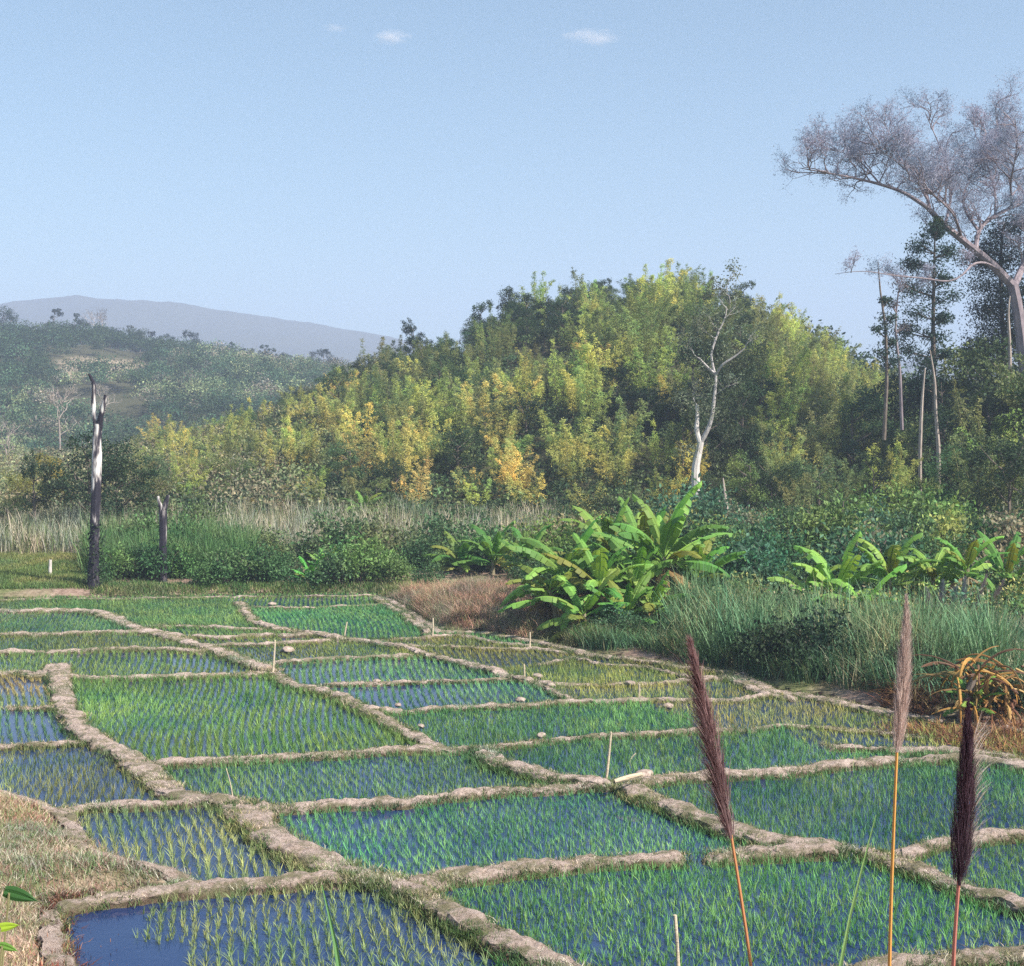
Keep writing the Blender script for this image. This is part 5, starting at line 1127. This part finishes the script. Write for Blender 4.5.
for a in [(287, 650, .42, 'large pale clod mound beside the tall stake left of centre'), (311, 687, .26, 'pale clod, left one of the three on the diagonal bund'), (325, 690, .28, 'pale clod, middle one of the three on the diagonal bund'), (337, 694, .26, 'pale clod, right one of the three on the diagonal bund'),
          (372, 709, .34, 'big pink clod at the corner of the central left paddies'), (398, 705, .2, 'pink clod just right of the big one'), (421, 726, .17, 'small clod in the weeds of the diagonal bund'), (537, 676, .3, 'white clod at the tip of the long diagonal bund'), (550, 685, .26, 'white clod below the tip of the long diagonal bund'),
          (630, 683, .24, 'pale clod on the bund of the yellowish paddy'), (644, 775, .42, 'pink earth heap beside the cut wood'), (377, 681, .18, 'small pale clod on the thin central bund'), (272, 604, .3, 'small pale clod at the far paddy corner'), (520, 700, .26, 'pale crumbled clod on the central bund'), (542, 735, .24, 'pale clod on the bund above the green centre paddy'),
          (668, 706, .26, 'pale clod on the small spur bund')]: clod(*a)
# ------------------------------------------------------------------ clouds
def cloud(px, py, wpx, hpx, label, dens):
    y = 6000; c = at(px, py, y); m, n, out = nt('cloud_vapour')
    tc = N(n, 'ShaderNodeTexCoord'); no = N(n, 'ShaderNodeTexNoise'); no.inputs['Scale'].default_value = 3.6; no.inputs['Detail'].default_value = 6; no.inputs['Roughness'].default_value = .65
    mp = N(n, 'ShaderNodeMapping'); mp.inputs[3].default_value = (1, 1, 1); mp.inputs[1].default_value = (px*.1, 0, 0); n.links.new(tc.outputs['Object'], mp.inputs[0]); n.links.new(mp.outputs[0], no.inputs[0])
    ln = N(n, 'ShaderNodeVectorMath', operation='LENGTH'); n.links.new(tc.outputs['Object'], ln.inputs[0])
    a = N(n, 'ShaderNodeMapRange'); n.links.new(ln.outputs['Value'], a.inputs[0]); a.inputs[1].default_value = 0; a.inputs[2].default_value = 1; a.inputs[3].default_value = .35; a.inputs[4].default_value = -.5
    ad = N(n, 'ShaderNodeMath', operation='ADD'); n.links.new(a.outputs[0], ad.inputs[0]); n.links.new(no.outputs[0], ad.inputs[1])
    mr = N(n, 'ShaderNodeMapRange'); n.links.new(ad.outputs[0], mr.inputs[0]); mr.inputs[1].default_value = .5; mr.inputs[2].default_value = 1.0; mr.inputs[3].default_value = 0; mr.inputs[4].default_value = dens
    v = N(n, 'ShaderNodeVolumePrincipled'); v.inputs['Color'].default_value = (.98, .95, .97, 1); n.links.new(mr.outputs[0], v.inputs['Density']); n.links.new(v.outputs[0], out.inputs['Volume'])
    import bmesh
    bm = bmesh.new(); bmesh.ops.create_icosphere(bm, subdivisions=4, radius=1); me = D.meshes.new('cloud'); bm.to_mesh(me); bm.free(); me.materials.append(m)
    o = link('cloud', me); o.location = c; o.scale = (wpx*y/F/2, wpx*y/F/2.5, hpx*y/F/2); tag(o, label, 'cloud', None, 'stuff')
cloud(391, 37, 84, 30, 'small white wisp of cloud left of centre', .026)
cloud(592, 37, 150, 24, 'longer faint wisp of cloud right of centre', .018)
cloud(335, 28, 60, 14, 'faint smallest wisp left of the white one', .016)
# ------------------------------------------------------------------ haze
hx, y0h, y1h, z0h, z1h = 1900, -60, 3480, -40, 330
V = [(-hx, y0h, z0h), (hx, y0h, z0h), (hx, y1h, z0h), (-hx, y1h, z0h), (-hx, y0h, z1h), (hx, y0h, z1h), (hx, y1h, z1h), (-hx, y1h, z1h)]
m, n, out = nt('haze_air'); v = N(n, 'ShaderNodeVolumePrincipled'); v.inputs['Color'].default_value = (.63, .73, 1.0, 1); v.inputs['Density'].default_value = .00052; v.inputs['Anisotropy'].default_value = 0.0
n.links.new(v.outputs[0], out.inputs['Volume'])
tag(link('haze', mk('haze', np.array(V), [[0, 3, 2, 1], [4, 5, 6, 7], [0, 1, 5, 4], [1, 2, 6, 5], [2, 3, 7, 6], [3, 0, 4, 7]], None, m)), 'pale blue haze filling the valley', 'haze', None, 'stuff')
# ------------------------------------------------------------------ light
EL, AZ = 44.0, 122.0        # azimuth clockwise from the view direction (+Y)
sd = (math.sin(R(AZ))*math.cos(R(EL)), math.cos(R(AZ))*math.cos(R(EL)), math.sin(R(EL)))
from mathutils import Vector
sun = D.objects.new('sun', D.lights.new('sun', 'SUN')); COL.objects.link(sun); sun.data.energy = 5.0; sun.data.angle = R(.5); sun.data.color = (1, .94, .85)
sun.rotation_euler = Vector(sd).to_track_quat('Z', 'Y').to_euler(); sun.location = (0, 0, 60)
wd = D.worlds.new('World'); S.world = wd; wd.use_nodes = True; n = wd.node_tree; n.nodes.clear()
sky = n.nodes.new('ShaderNodeTexSky'); sky.sky_type = 'NISHITA'; sky.sun_disc = False; sky.sun_elevation = R(EL); sky.sun_rotation = R(AZ)
sky.air_density = 1.0; sky.dust_density = 1.3; sky.ozone_density = 1.5
bg = n.nodes.new('ShaderNodeBackground'); bg.inputs[1].default_value = .104; wo = n.nodes.new('ShaderNodeOutputWorld')
n.links.new(mixc(n, 1.0, sky.outputs[0], (.88, 1.0, .91), 'MULTIPLY'), bg.inputs[0]); n.links.new(bg.outputs[0], wo.inputs[0])
vs = S.view_settings; S.display_settings.display_device = 'sRGB'; vs.view_transform = 'Standard'; vs.look = 'None'; vs.exposure = 0.76; vs.gamma = 1; vs.use_curve_mapping = False
c = S.cycles; c.max_bounces = 6; c.diffuse_bounces = 1; c.glossy_bounces = 2; c.transmission_bounces = 3; c.volume_bounces = 1; c.transparent_max_bounces = 8
c.use_denoising = False; c.use_adaptive_sampling = True; c.adaptive_threshold = .015; c.sample_clamp_indirect = 3; c.sample_clamp_direct = 6
c.volume_step_rate = 2.0; c.volume_max_steps = 64
c.caustics_reflective = False; c.caustics_refractive = False
print('objects', len(D.objects))
